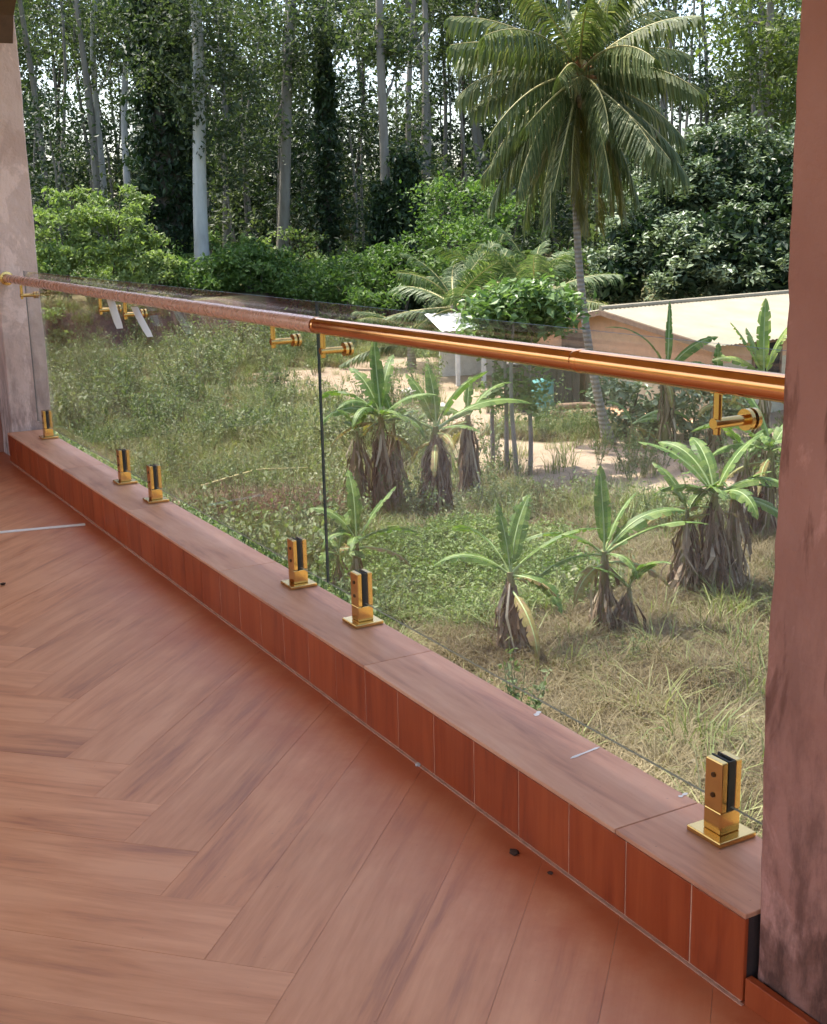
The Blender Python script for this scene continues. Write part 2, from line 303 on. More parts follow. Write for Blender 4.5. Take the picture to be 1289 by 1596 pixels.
# ------------------------------------------------------------------ terrain
GZ = -3.4
def wob(x, y): return .5 * np.sin(x * .61 + 1.3) * np.cos(y * .47 + .4) + .3 * np.sin(x * 1.37 + y * .9) + .2 * np.sin(y * 2.1 - x * 1.6 + 2)
DIRT = [(at_z(1020, 745, GZ), 2.0), (at_z(865, 700, GZ), 1.8), (at_z(650, 590, GZ), 4.2), (at_z(720, 600, GZ), 3.6), (at_z(770, 640, GZ), 2.6), (at_z(880, 640, GZ), 3.4), (at_z(900, 715, GZ), 2.3), (at_z(985, 705, GZ), 2.4), (at_z(1080, 690, GZ), 2.4), (at_z(840, 590, GZ), 4.5), (at_z(1010, 620, GZ), 4.0), (at_z(1200, 650, GZ), 3.0)]
GREEN = [(at_z(870, 672, GZ), 1.5)]
def dirt_at(x, y):
    v = np.zeros(np.shape(x))
    for c, r in DIRT: v = np.maximum(v, 1 - np.hypot(x - c[0], y - c[1]) / (r * 1.18) * .5)
    v = np.clip(v, 0, 1)
    for c, r in GREEN: v = v * smoothstep(.6 * r, 1.2 * r, np.hypot(x - c[0], y - c[1]))
    return v
def dry_at(x, y):
    D = np.hypot(x, y); az = np.degrees(np.arctan2(x, y))
    v = smoothstep(24, 33, az + 1.5 * wob(x, y)) * (1 - smoothstep(15, 21, D))
    pc = at_z(690, 905, GZ); v = v * smoothstep(1.4, 3.0, np.hypot(x - pc[0], (y - pc[1])) + .5 * wob(x * 2, y * 2))
    return np.clip(v * .95 + .32 + .22 * wob(x * .7 + 3, y * .7), 0, 1)
def height(x, y):
    D = np.hypot(x, y); az = np.degrees(np.arctan2(x, y))
    d0 = 50 + 13 * smoothstep(22, 31, az) + 1.2 * wob(x * .5, y * .5)
    wdt = 1.6 + 7 * smoothstep(19, 26, az)
    return GZ + .10 * wob(x, y) * smoothstep(4, 10, D) + 1.85 * smoothstep(0, 1, (D - d0) / wdt) + .02 * np.maximum(D - 55, 0) * (D < 400) + 7 * (D >= 400) * 0
rad = np.concatenate([[0, 1.2], np.arange(2, 14, .3), np.arange(14, 60, .5), np.arange(60, 140, 4), np.geomspace(140, 2600, 16)])
nth = 480; th = np.arange(nth) * 2 * math.pi / nth
RR, TT = np.meshgrid(rad, th, indexing='ij'); X = RR * np.sin(TT); Y = RR * np.cos(TT); Z = height(X, Y)
V = np.stack([X, Y, Z], -1).reshape(-1, 3); i = np.arange(len(rad) - 1)[:, None]; j = np.arange(nth)[None]; k = (j + 1) % nth
Qd = np.stack([i * nth + j + 0 * k, i * nth + k, (i + 1) * nth + k, (i + 1) * nth + j + 0 * k], -1).reshape(-1, 4)[:, ::-1]
me = mesh_np('ground', V, Qd, None, [MT['soil']], smooth=True)
for nm, fn in (('dirt', dirt_at), ('dry', dry_at)):
    a = me.attributes.new(nm, 'FLOAT', 'POINT'); a.data.foreach_set('value', np.asarray(fn(V[:, 0], V[:, 1]), np.float32))
struct(link('ground', me))
def gz(x, y): return float(height(np.float64(x), np.float64(y)))
def gpt(px, py):
    P = at_z(px, py, GZ)
    for _ in range(4): P = at_z(px, py, gz(P[0], P[1]))
    return P

# ------------------------------------------------------------------ balcony: slab, floor tiles, kerb, columns, beam, roof
KX0, KX1, KH = 1.5023, 1.735, .188
YN, YF = 1.472, 8.05                                    # kerb runs from the near column to the far column
FX0, FX1, FY0, FY1 = -1.6, 1.60, -1.6, 8.75
floor = struct(MB().box((FX0, FY0, -.06), (FX1 + .12, FY1, -.0012)).build('floor', MT['grout']))
PL, PW, GAP = 1.2, .2, .0009
pm = MB().box((-PL / 2 + GAP / 2, -PW / 2 + GAP / 2, -.010), (PL / 2 - GAP / 2, PW / 2 - GAP / 2, 0)).mesh('plank_tile', MT['floor_tile'])
def clip_plank(M):
    bm = bmesh.new(); bm.from_mesh(pm); bm.transform(M)
    for co, no in (((FX0, 0, 0), (-1, 0, 0)), ((FX1, 0, 0), (1, 0, 0)), ((0, FY0, 0), (0, -1, 0)), ((0, FY1, 0), (0, 1, 0))):
        geom = bm.verts[:] + bm.edges[:] + bm.faces[:]
        r_ = bmesh.ops.bisect_plane(bm, geom=geom, plane_co=co, plane_no=no, clear_outer=True)
        ed = [e for e in r_['geom_cut'] if isinstance(e, bmesh.types.BMEdge)]
        if ed: bmesh.ops.contextual_create(bm, geom=ed)
        if not bm.faces: bm.free(); return None
    bm.transform(M.inverted()); me = bpy.data.meshes.new('plank_tile'); bm.to_mesh(me); bm.free(); me.materials.append(MT['floor_tile']); return me
s2 = math.sqrt(.5); SEAM = .75
step = PW / s2; rngp = random.Random(4)
a45 = PL * s2; 
for col_i in range(-4, 3):
    xc = SEAM + (col_i + .5) * a45; odd = col_i % 2
    ang = R(45) if odd == 0 else R(135)
    for kk in range(-12, 45):
        yc = kk * step + (0 if odd == 0 else step / 2) - .05
        if yc < FY0 - 1 or yc > FY1 + 1: continue
        M = Matrix.Translation((xc, yc, rngp.uniform(-.0003, .0004))) @ Matrix.Rotation(ang + rngp.choice((0, math.pi)), 4, 'Z')
        cs = [M @ Vector((sx_ * PL / 2, sy_ * PW / 2, 0)) for sx_ in (-1, 1) for sy_ in (-1, 1)]
        if all(c.x < FX0 for c in cs) or all(c.x > FX1 for c in cs) or all(c.y < FY0 for c in cs) or all(c.y > FY1 for c in cs): continue
        inside = all(FX0 < c.x < FX1 and FY0 < c.y < FY1 for c in cs)
        me = pm if inside else clip_plank(M)
        if me is None: continue
        o = link('plank_tile', me, floor); o.matrix_basis = M
kerb = struct(MB().box((KX0 + .010, YN + .004, 0.0), (KX1 - .004, YF, KH - .011)).build('kerb', plain('dark_gap_core', (.055, .03, .022), .95, nz=.3)))  # near-black core gives the gap at the column its shade by colour
yj = [YN, 1.62] + [1.62 + .2 * q for q in range(1, 33) if 1.62 + .2 * q < YF - .06] + [YF - .002]
for q in range(len(yj) - 1):
    a, b = yj[q], yj[q + 1]; d_ = rngp.uniform(-.0004, .0004)
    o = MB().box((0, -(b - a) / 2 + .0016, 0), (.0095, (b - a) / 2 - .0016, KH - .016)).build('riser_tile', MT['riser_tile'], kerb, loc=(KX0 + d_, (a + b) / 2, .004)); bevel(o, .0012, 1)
MT['pale_grout'] = plain('pale_grout', (.50, .25, .15), .9, nz=.25)
MB().box((KX0 + .0012, YN + .006, .0015), (KX0 + .0088, YF - .004, KH - .012)).build('grout_line', MT['pale_grout'], kerb)
MB().box((KX0 - .007, YN - .004, -.001), (KX0 - .0002, YF - .004, .0022)).build('grout_line', MT['pale_grout'], kerb)
yc_ = [YN - .002, 1.855, 3.02, 4.21, 5.41, 6.60, YF - .002]
for q in range(len(yc_) - 1):
    a, b = yc_[q], yc_[q + 1]
    o = MB().box((-(KX1 - KX0) / 2, -(b - a) / 2 + .0014, -.0105), ((KX1 - KX0) / 2, (b - a) / 2 - .0014, 0)).build('coping_tile', MT['coping_tile'], kerb, loc=((KX0 + KX1) / 2 - .0015, (a + b) / 2, KH + rngp.uniform(-.0008, .0006))); bevel(o, .0015, 1)
for q, (px, py, w_, l_, rz_) in enumerate(((912, 1174, .012, .10, .15), (838, 1113, .02, .035, .6), (1065, 1240, .012, .03, .2))):
    P = at_z(px, py, KH); mb = MB(); rr = random.Random(q); n_ = 9
    xs = np.linspace(-l_ / 2, l_ / 2, n_); up_ = [w_ / 2 * (rr.uniform(.35, 1) if 0 < t < n_ - 1 else .2) for t in range(n_)]
    Vv = [(x, u_, 0) for x, u_ in zip(xs, up_)] + [(x, -u_ * .8, 0) for x, u_ in zip(xs, up_)]
    mb.add(Vv, [(t, t + n_, t + n_ + 1, t + 1) for t in range(n_ - 1)])
    o = mb.build('grout_smear', MT['tagw'], kerb, loc=(P[0], P[1], KH + .0016), rot=(0, 0, rz_))
def crumb(name, x, y, z, r_, m_, label, cat, seed, group=None):
    bm = bmesh.new(); bmesh.ops.create_icosphere(bm, subdivisions=1, radius=r_); rr = random.Random(seed)
    for v in bm.verts: v.co *= rr.uniform(.6, 1.25); v.co.z *= .55
    me = bpy.data.meshes.new(name); bm.to_mesh(me); bm.free(); me.materials.append(m_)
    return tag(link(name, me, loc=(x, y, z + r_ * .35), rot=(0, 0, rr.uniform(0, 6))), label, cat, group)
P = at_z(803, 1330, 0); crumb('mortar_crumb', P[0], P[1], 0, .014, MT['clod'], 'dark crumb of mortar against the foot of the kerb', 'debris', 1)
P = at_z(652, 1193, 0); crumb('mortar_crumb', P[0], P[1], 0, .010, MT['rock'], 'pale crumb of mortar in the corner below the kerb', 'debris', 2)
P = at_z(858, 1362, 0); crumb('mortar_crumb', P[0], P[1], 0, .008, MT['clod'], 'small dark speck between the mortar crumb and the near column', 'debris', 3)
P = at_z(4, 912, 0); crumb('mortar_crumb', P[0], P[1], 0, .014, MT['clod'], 'dark speck on the floor at the left edge below the white strip', 'debris', 4)
P = at_z(250, 881, 0); crumb('mortar_crumb', P[0], P[1], 0, .010, MT['clod'], 'dark speck at the kerb foot below the second pair of spigots', 'debris', 5)

def column(name, x0, x1, y0, y1, z1, label, pm_='plaster'):
    bm = bmesh.new(); bmesh.ops.create_cube(bm, size=1)
    for v in bm.verts: v.co = Vector((x0 + (v.co.x + .5) * (x1 - x0), y0 + (v.co.y + .5) * (y1 - y0), (v.co.z + .5) * z1))
    bmesh.ops.subdivide_edges(bm, edges=bm.edges[:], cuts=7, use_grid_fill=True)
    bmesh.ops.subdivide_edges(bm, edges=[e for e in bm.edges if abs(e.verts[0].co.z - e.verts[1].co.z) > .1], cuts=9)
    rr = random.Random(int(x0 * 100 + y0 * 10))
    ox, oy = (x0 + x1) / 2, (y0 + y1) / 2
    for v in bm.verts:
        v.co.x += .003 * math.sin(v.co.z * 7 + v.co.y * 9) + rr.uniform(-.0012, .0012); v.co.y += .003 * math.sin(v.co.z * 5 + v.co.x * 11) + rr.uniform(-.0012, .0012)
        nv = mnoise.noise_vector(v.co * 9) * .003 + mnoise.noise_vector(v.co * 31) * .0016; v.co.x += nv.x; v.co.y += nv.y
    for v in bm.verts: v.co.x -= ox; v.co.y -= oy
    me = bpy.data.meshes.new(name); bm.to_mesh(me); bm.free(); me.materials.append(MT[pm_])
    o = link(name, me, loc=(ox, oy, .0)); bevel(o, .008, 2); return tag(o, label, 'column')
cn = column('column', 1.522, 1.90, 1.10, 1.466, 2.98, 'stained pinkish plaster column close by, at the right end of the kerb')
cf = column('column', 1.535, 1.795, 8.06, 8.42, 2.98, 'pale plaster column at the far left end of the kerb', 'plaster_pale')
MB().tube([(-.184, .02, 1.545), (-.1905, .02, 1.545)], [.006, .006], 8).build('nail_hole', MT['rubber'], cn)
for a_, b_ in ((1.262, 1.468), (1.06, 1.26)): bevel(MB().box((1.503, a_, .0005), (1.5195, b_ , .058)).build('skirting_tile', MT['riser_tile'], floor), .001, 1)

# edge beam with a curved haunch, springing from the columns
bm_ = MB(); ys = np.concatenate([np.linspace(8.06, 6.9, 14), np.linspace(6.7, 2.8, 12), np.linspace(2.6, 1.467, 14)])
def haunch(y):
    e = min(8.06 - y, y - 1.467); t = min(1, max(0, e / 1.25)); return 2.56 + .40 * math.sqrt(1 - (1 - t) ** 2)
Vv = []
for y in ys: z = haunch(y); Vv += [(1.60, y, z), (1.77, y, z), (1.60, y, 3.02), (1.77, y, 3.02)]
Qv = []; MI = []
for t in range(len(ys) - 1):
    a = t * 4; b = a + 4; Qv += [(a, a + 1, b + 1, b), (a, b, b + 2, a + 2), (a + 1, a + 3, b + 3, b + 1), (a + 2, b + 2, b + 3, a + 3)]
bm_.add(Vv, Qv); beam = bm_.build('beam', MT['darkbeam']); tag(beam, 'dark curved beam springing from the top of the far column', 'beam')
ROOF_X0 = -2.15
struct(MB().box((ROOF_X0, FY0 + 1.0, 3.03), (1.98, FY1 + 1.3, 3.18)).build('ceiling', MT['ceiling']))
struct(MB().box((FX0, FY0, -.32), (KX1 - .03, FY1, -.061)).build('balcony_slab', MT['concrete']))
struct(MB().box((FX0, FY0, GZ - .6), (1.2, FY1, -.321)).build('lower_wall', MT['plaster']))
struct(MB().box((-1.2, 8.424, 0.0005), (1.70, 8.62, 3.028)).build('end_wall', MT['plaster']))

# narrow white strip across the floor
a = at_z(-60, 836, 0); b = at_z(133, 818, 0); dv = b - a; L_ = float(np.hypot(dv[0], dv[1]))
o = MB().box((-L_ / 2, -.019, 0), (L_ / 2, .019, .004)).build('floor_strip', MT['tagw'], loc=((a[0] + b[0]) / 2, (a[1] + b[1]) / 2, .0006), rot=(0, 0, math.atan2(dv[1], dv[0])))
tag(bevel(o, .001, 1), 'thin white strip across the floor tiles beside the far kerb', 'strip')

# ------------------------------------------------------------------ balustrade
GXc, GT = 1.6767, .0035
SPY = [1.724, 3.3695, 3.874, 5.520, 6.0247, 7.670]
SPL = ['closest gold glass spigot, on the kerb beside the stained near column', 'gold glass spigot just right of the dark glass joint', 'gold glass spigot just left of the dark glass joint',
       'right one of the two gold spigots at the middle of the far kerb half', 'left one of the two gold spigots at the middle of the far kerb half', 'gold glass spigot at the foot of the far left column']
def spigot_meshes():
    d = {}
    d['base_plate'] = MB().box((-.05, -.05, 0), (.05, .05, .012)).mesh('base_plate', MT['gold'])
    mb = MB(); mb.box((-.027, -.025, .0121), (.027, .025, .062)); mb.box((-.027, -.025, .0621), (-.0098, .025, .172)); mb.box((.0098, -.025, .0621), (.027, .025, .172)); d['post'] = mb.mesh('post', MT['gold'])
    mb = MB(); mb.box((-.0095, -.0258, .063), (-.0066, .0258, .1735)); mb.box((.0066, -.0258, .063), (.0095, .0258, .1735)); mb.box((-.0066, -.0258, .063), (.0066, .0258, .0705)); mb.box((-.0066, -.0258, .0705), (.0066, -.0238, .1735)); d['gasket'] = mb.mesh('gasket', MT['rubber'])
    d['screw'] = MB().tube([(-.0265, 0, 0), (-.0292, 0, 0)], [.006, .0055], 10).mesh('screw', MT['screw']); d['collar'] = MB().tube([(0, 0, .0122), (0, 0, .021)], [.036, .0335], 20).mesh('collar', MT['gold'], True)
    return d
SM = spigot_meshes()
for y, lb in zip(SPY, SPL):
    s = thing('spigot', lb, 'spigot', (GXc, y, KH + .0012), 0, 'gold glass spigots along the kerb')
    bevel(link('base_plate', SM['base_plate'], s), .002); bevel(link('post', SM['post'], s), .0025); link('gasket', SM['gasket'], s)
    for z in (.095, .14): link('screw', SM['screw'], s, loc=(0, 0, z))
PY = [(1.484, 3.618), (3.626, 5.770), (5.774, 7.93)]
PLB = ['clear glass panel closest to the near column, right of the dark joint', 'middle clear glass panel of the balustrade', 'far left clear glass panel ending beside the pale column']
for (a, b), lb in zip(PY, PLB):
    mb = MB(); x0, x1, z0, z1 = GXc - GT, GXc + GT, KH + .073, 1.205
    mb.box((x0 - GXc, a - (a + b) / 2, z0), (x1 - GXc, b - (a + b) / 2, z1)); mb.QM = [2, 1, 0 if a > 5 else 1, 0, 0 if 5 < b < 6 else 1, 0]
    o = mb.build('glass_panel', [MT['glass'], MT['glass_edge'], MT['glass_foot']], loc=(GXc, (a + b) / 2, 0)); tag(o, lb, 'glass panel', 'glass panels of the balustrade')
RX, RZ, RRAD = 1.594, 1.152, .0255
rail = thing('handrail', 'round rose gold handrail on brackets inside the glass, half wrapped in dull film', 'handrail', (RX, YN, RZ))
joints = [1.476, 2.11, 3.445, 5.49, 8.04]
rmats = [MT['rail'], MT['rail'], MT['film'], MT['film']]
SAG = [0, -.002, -.007, -.004, .008]
rzf = lambda y: float(np.interp(y, joints, SAG))
for q in range(4):
    a, b = joints[q], joints[q + 1]; n_ = 10; yy = np.linspace(a + .0015, b - .0015, n_); rr = random.Random(q)
    ra = np.array([RRAD * (1 + (rr.uniform(-.0, .03) if q >= 2 else 0)) for _ in yy])
    MB().tube([(0, y - YN, rzf(y)) for y in yy], ra, 28).build('rail_tube', rmats[q], rail, True)
for q in (1, 2, 3): y = joints[q]; MB().tube([(0, y - YN - .011, rzf(y)), (0, y - YN - .009, rzf(y)), (0, y - YN + .009, rzf(y)), (0, y - YN + .011, rzf(y))], [RRAD + .0003, RRAD + .0009, RRAD + .0009, RRAD + .0003], 28).build('rail_joint', MT['film' if q > 2 else 'rail'], rail, True)
for y, s in ((1.4675, 1), (8.0565, -1)): MB().tube([(0, y - YN, rzf(y)), (0, y - YN + s * .006, rzf(y)), (0, y - YN + s * .008, rzf(y))], [.031 if s > 0 else .043] * 2 + [.027], 28).build('wall_flange', MT['rail' if s > 0 else 'gold'], rail)
for y in (1.69, 3.41, 3.80, 5.50, 5.91, 7.655):
    br = MB().tube([(0, y - YN, -.022), (0, y - YN, -.078), (0, y - YN, -.104)], [.0085, .0085, .0075], 12).build('bracket', MT['gold'], rail, True)
    MB().box((-.004, y - YN - .017, -.0275), (.004, y - YN + .017, -.0235)).build('saddle', MT['gold'], br)
    MB().tube([(-.010, y - YN, -.083), (GXc - GT - RX, y - YN, -.083)], [.0105, .0105], 14).build('pin', MT['gold'], br, True)
    for xa, xb in ((GXc - GT - RX - .010, GXc - GT - RX - .0004), (GXc + GT - RX + .0004, GXc + GT - RX + .009)):
        MB().tube([(xa, y - YN, -.083), (xb, y - YN, -.083)], [.021, .021], 20).build('clamp_disc', MT['gold'], br)
for k_, ((xa, ya), (xb, yb), lb) in enumerate((((172, 466), (187, 512), 'short white paper tag hanging straight from the left rail bracket'), ((209, 478), (234, 525), 'longer white paper tag hanging askew from the next rail bracket'))):
    A = at_x(xa, ya, 1.585); B = at_x(xb, yb, 1.585); w_ = .016 if k_ else .018; d_ = (B - A); n_ = np.array([1.0, 0, 0])
    mb = MB(); Vv = []
    for t in np.linspace(0, 1, 6):
        c_ = A + d_ * t + np.array([0, .004 * math.sin(t * 3), 0]); wv = w_ * (1 if t < .95 else .8); Vv += [c_ + n_ * wv + np.array([0, .0006, 0]), c_ - n_ * wv + np.array([0, .0006, 0]), c_ - n_ * wv - np.array([0, .0006, 0]), c_ + n_ * wv - np.array([0, .0006, 0])]
    Qv = [(0, 1, 2, 3), (23, 22, 21, 20)]
    for t in range(5):
        for u_ in range(4): Qv.append((t*4+u_, t*4+4+u_, t*4+4+(u_+1) % 4, t*4+(u_+1) % 4))
    mb.add(np.array(Vv) - A, Qv); tag(mb.build('paper_tag', MT['tagw'], loc=A), lb, 'tag', 'paper tags on the rail')

# ------------------------------------------------------------------ vegetation generators
def unit(v): return v / (np.linalg.norm(v, axis=-1, keepdims=True) + 1e-9)
def leaf_quads(rng, C, size, aspect=.5, upb=.6, droop=.25, jit=.35):
    n = len(C); s = size * (1 + jit * rng.normal(size=n)).clip(.4, 2)
    nrm = unit(rng.normal(size=(n, 3)) + np.array([0, 0, upb * 2]))
    d = rng.normal(size=(n, 3)) - np.array([0, 0, droop * 2]); d = unit(d - nrm * (d * nrm).sum(1)[:, None]); sd = np.cross(nrm, d)
    h = s[:, None] * .5; w = h * aspect
    V = np.stack([C - d * h, C + sd * w + nrm * h * .12 - d * h * .1, C + d * h - nrm * h * .15, C - sd * w + nrm * h * .12 - d * h * .1], 1)
    return V.reshape(-1, 3), np.arange(n * 4).reshape(-1, 4)
def crown_pts(rng, lobes, n, clump=.5, per=40, shell=.55):
    """lobes: (centre, radii). Leaves sit in clumps mostly near each lobe's skin"""
    vol = np.array([np.prod(r) ** .67 for _, r in lobes]); vol = vol / vol.sum(); out = []
    for (c, r), f in zip(lobes, vol):
        m_ = max(1, int(n * f)); nc = max(2, m_ // per); u = unit(rng.normal(size=(nc, 3))) * (shell + (1 - shell) * rng.random((nc, 1)) ** .6)
        cc = np.array(c) + u * np.array(r); idx = rng.integers(0, nc, m_); g_ = rng.normal(size=(m_, 3)) * clump * np.array([1, 1, .65]); out.append(cc[idx] + g_)
    return np.vstack(out)
def add_leaves(mb, rng, C, size, mi=0, **kw): V, Q = leaf_quads(rng, C, size, **kw); mb.add(V, Q, mi=mi)
def trunk_path(rng, base, top, n=10, wob_=.15):
    t = np.linspace(0, 1, n)[:, None]; P = np.array(base) * (1 - t) + np.array(top) * t
    ph = rng.random(2) * 6; P[:, 0] += wob_ * np.sin(t[:, 0] * 4 + ph[0]) * t[:, 0]; P[:, 1] += wob_ * np.sin(t[:, 0] * 5 + ph[1]) * t[:, 0]; return P
def ivy_pts(rng, path, r, n):
    t = rng.random(n) * (len(path) - 1); i = t.astype(int).clip(0, len(path) - 2); f = (t - i)[:, None]; c = path[i] * (1 - f) + path[i + 1] * f
    rr_ = np.interp(t, np.arange(len(path)), r); a = rng.random(n) * 2 * math.pi
    rr_ = rr_ * (.75 + .25 * np.sin(a * 3 + t * 2.3) + .22 * np.sin(t * 5 + a) + .15 * rng.normal(size=n)); return c + np.stack([np.cos(a) * rr_, np.sin(a) * rr_, rng.normal(size=n) * .1], 1)

# ------------------------------------------------------------------ house and yard
def local_box(mb, O, ux, uy, lo, hi, mi=0):
    x0, y0, z0 = lo; x1, y1, z1 = hi
    V = [(x0,y0,z0),(x1,y0,z0),(x1,y1,z0),(x0,y1,z0),(x0,y0,z1),(x1,y0,z1),(x1,y1,z1),(x0,y1,z1)]
    W = [(a * ux[0] + b * uy[0], a * ux[1] + b * uy[1], c) for a, b, c in V]
    mb.add(W, [(0,3,2,1),(4,5,6,7),(0,1,5,4),(1,2,6,5),(2,3,7,6),(3,0,4,7)], mi=mi)
house = thing('house', 'low peach house with a pale cream sheet roof behind the bananas', 'house', (19.7, 24.7, GZ), R(8))
HL, HW, EH, RH = 11.0, 3.1, 2.0, 2.56              # local: x along the ridge, y across (+y away to the left)
MB().box((0, -HW, -.2), (HL, HW, 1.38)).build('wall', MT['cream'], house)
mb = MB(); mb.box((-.004, -HW - .004, 1.381), (HL, HW + .004, EH - .12)); mb.add([(-.004, -HW, EH - .12), (-.004, HW, EH - .12), (-.004, 0, RH - .06), (.15, -HW, EH - .12), (.15, HW, EH - .12), (.15, 0, RH - .06)], [(0, 2, 5, 3), (1, 4, 5, 2)], [(0, 1, 2), (3, 5, 4)])
mb.build('gable_wall', MT['peach'], house)
def roof_sheet(y0, z0, y1, z1, xa, xb, n=150, amp=.013):
    mb = MB(); xs = np.linspace(xa, xb, n); zz = amp * np.where(np.arange(n) % 2, 1, -1); Vv = []
    for x, dz_ in zip(xs, zz):
        for y, z in ((y0, z0), (y1, z1)): Vv += [(x, y, z + dz_), (x, y, z + dz_ - .012)]
    Qv = []
    for t in range(n - 1): a = t * 4; b = a + 4; Qv += [(a, b, b + 2, a + 2), (a + 1, a + 3, b + 3, b + 1), (a, a + 1, b + 1, b), (a + 2, b + 2, b + 3, a + 3)]
    mb.add(Vv, Qv); return mb
roof_sheet(-HW - .55, EH - .10, 0, RH + .03, -.5, HL).build('roof', MT['roof'], house)
roof_sheet(0, RH + .03, HW + .55, EH - .10, -.5, HL).build('roof', MT['roof'], house)
MB().tube([(-.5, 0, RH + .05), (HL, 0, RH + .05)], [.07, .07], 8).build('ridge_cap', MT['roof'], house)
for y0, z0, y1, z1 in ((-HW - .55, EH - .13, 0, RH), (HW + .55, EH - .13, 0, RH)):
    V_ = [(-.53, y0, z0 - .12), (-.53, y1, z1 - .12), (-.53, y1, z1 + .0), (-.53, y0, z0 + .0), (-.505, y0, z0 - .12), (-.505, y1, z1 - .12), (-.505, y1, z1 + .0), (-.505, y0, z0 + .0)]
    MB().add(V_, [(0, 1, 2, 3), (7, 6, 5, 4), (0, 4, 5, 1), (1, 5, 6, 2), (2, 6, 7, 3), (3, 7, 4, 0)]).build('bargeboard', MT['wood'], house)
for xw in (1.6, 5.0, 8.2):
    wdo = MB().box((xw, -HW - .03, .75), (xw + 1.0, -HW + .05, 1.75)).build('window', MT['dark'], house)
    f_ = MB(); f_.box((xw - .06, -HW - .06, .69), (xw + 1.06, -HW - .031, .75)); f_.box((xw - .06, -HW - .06, 1.75), (xw + 1.06, -HW - .031, 1.81)); f_.box((xw - .06, -HW - .06, .75), (xw, -HW - .031, 1.75)); f_.box((xw + 1, -HW - .06, .75), (xw + 1.06, -HW - .031, 1.75)); f_.box((xw + .47, -HW - .055, .75), (xw + .53, -HW - .031, 1.75)); f_.build('frame', MT['wood'], wdo)
dr = MB().box((-.05, 1.0, -.05), (.02, 1.85, 1.9)).build('door', MT['wood'], house); MB().box((-.075, 1.08, .9), (-.051, 1.16, .93)).build('handle', MT['screw'], dr)
MB().box((-.9, -HW - .5, -.3), (-.02, HW + .3, .10)).build('plinth', MT['peach'], house)

def ground_box(px, py, w, d, h, rz, name, m_, label, cat): 
    P = gpt(px, py); return P
# whitewashed shed with a pale roof, left of the house
P = gpt(800, 590); shed = thing('shed', 'whitewashed open shed with a pale sheet roof behind the leafy young trees', 'shed', P, R(-20))
MB().box((-2.1, 1.2, -.2), (2.6, 1.32, 1.75)).build('back_wall', MT['whitewall'], shed); MB().box((-.3, -.9, -.2), (1.2, -.8, 1.7)).build('front_wall', MT['whitewall'], shed)
MB().box((.3, -.95, .8), (.95, -.79, 1.35)).build('window', MT['dark'], shed)
for x in (-2.0, -1.2, 1.8, 2.5): MB().box((x, -.95, -.2), (x + .12, -.83, 1.72)).build('post', MT['whitewall'], shed)
o = roof_sheet(-1.4, 1.68, 1.6, 1.98, -2.5, 3.0, 50).build('roof', MT['roof_pale'], shed)
P = gpt(845, 636); hut = thing('plank_hut', 'small dark hut of weathered planks below the handrail near the palm', 'hut', P, R(-25))
for q in range(9): MB().box((-.9 + q * .2, -.5, -.1), (-.71 + q * .2, -.46, 1.15 + .05 * (q % 3))).build('plank', MT['darkwood'], hut)
MB().box((-.9, -.45, -.1), (.88, .6, 1.1)).build('body', MT['darkwood'], hut); o = roof_sheet(-.8, 1.28, .9, 1.5, -1.1, 1.1, 24).build('roof', MT['darkwood'], hut)
P = gpt(846, 640); P = P - np.array([.55, .75, 0]); drum = thing('water_drum', 'teal plastic water drum standing against the dark plank hut', 'drum', P)
MB().tube([(0, 0, 0), (0, 0, .03), (0, 0, .28), (0, 0, .30), (0, 0, .32), (0, 0, .58), (0, 0, .60), (0, 0, .62), (0, 0, .86), (0, 0, .9)], [.27, .29, .29, .305, .29, .29, .305, .29, .29, .26], 20).build('body', MT['drum'], drum, True); MB().tube([(0, 0, .901), (0, 0, .94)], [.22, .2], 16).build('lid', MT['drum'], drum)
P = gpt(905, 652)
for q, (dx, dy, dz, l_, r_) in enumerate(((0, 0, .11, 1.5, .11), (.1, .22, .10, 1.3, .10), (.05, .1, .29, 1.2, .09))):
    o = MB().tube([(-l_ / 2, 0, 0), (0, .03, .01), (l_ / 2, 0, 0)], [r_, r_ * .95, r_ * .85], 10).build('log', MT['wood'], loc=(P[0] + dx, P[1] + dy, P[2] + dz), rot=(0, 0, R(-30 + 4 * q)), smooth=True)
    tag(o, ['front log on the ground by the house corner', 'rear log on the ground by the house corner', 'log lying on top of two others by the house corner'][q], 'log', 'logs by the house')

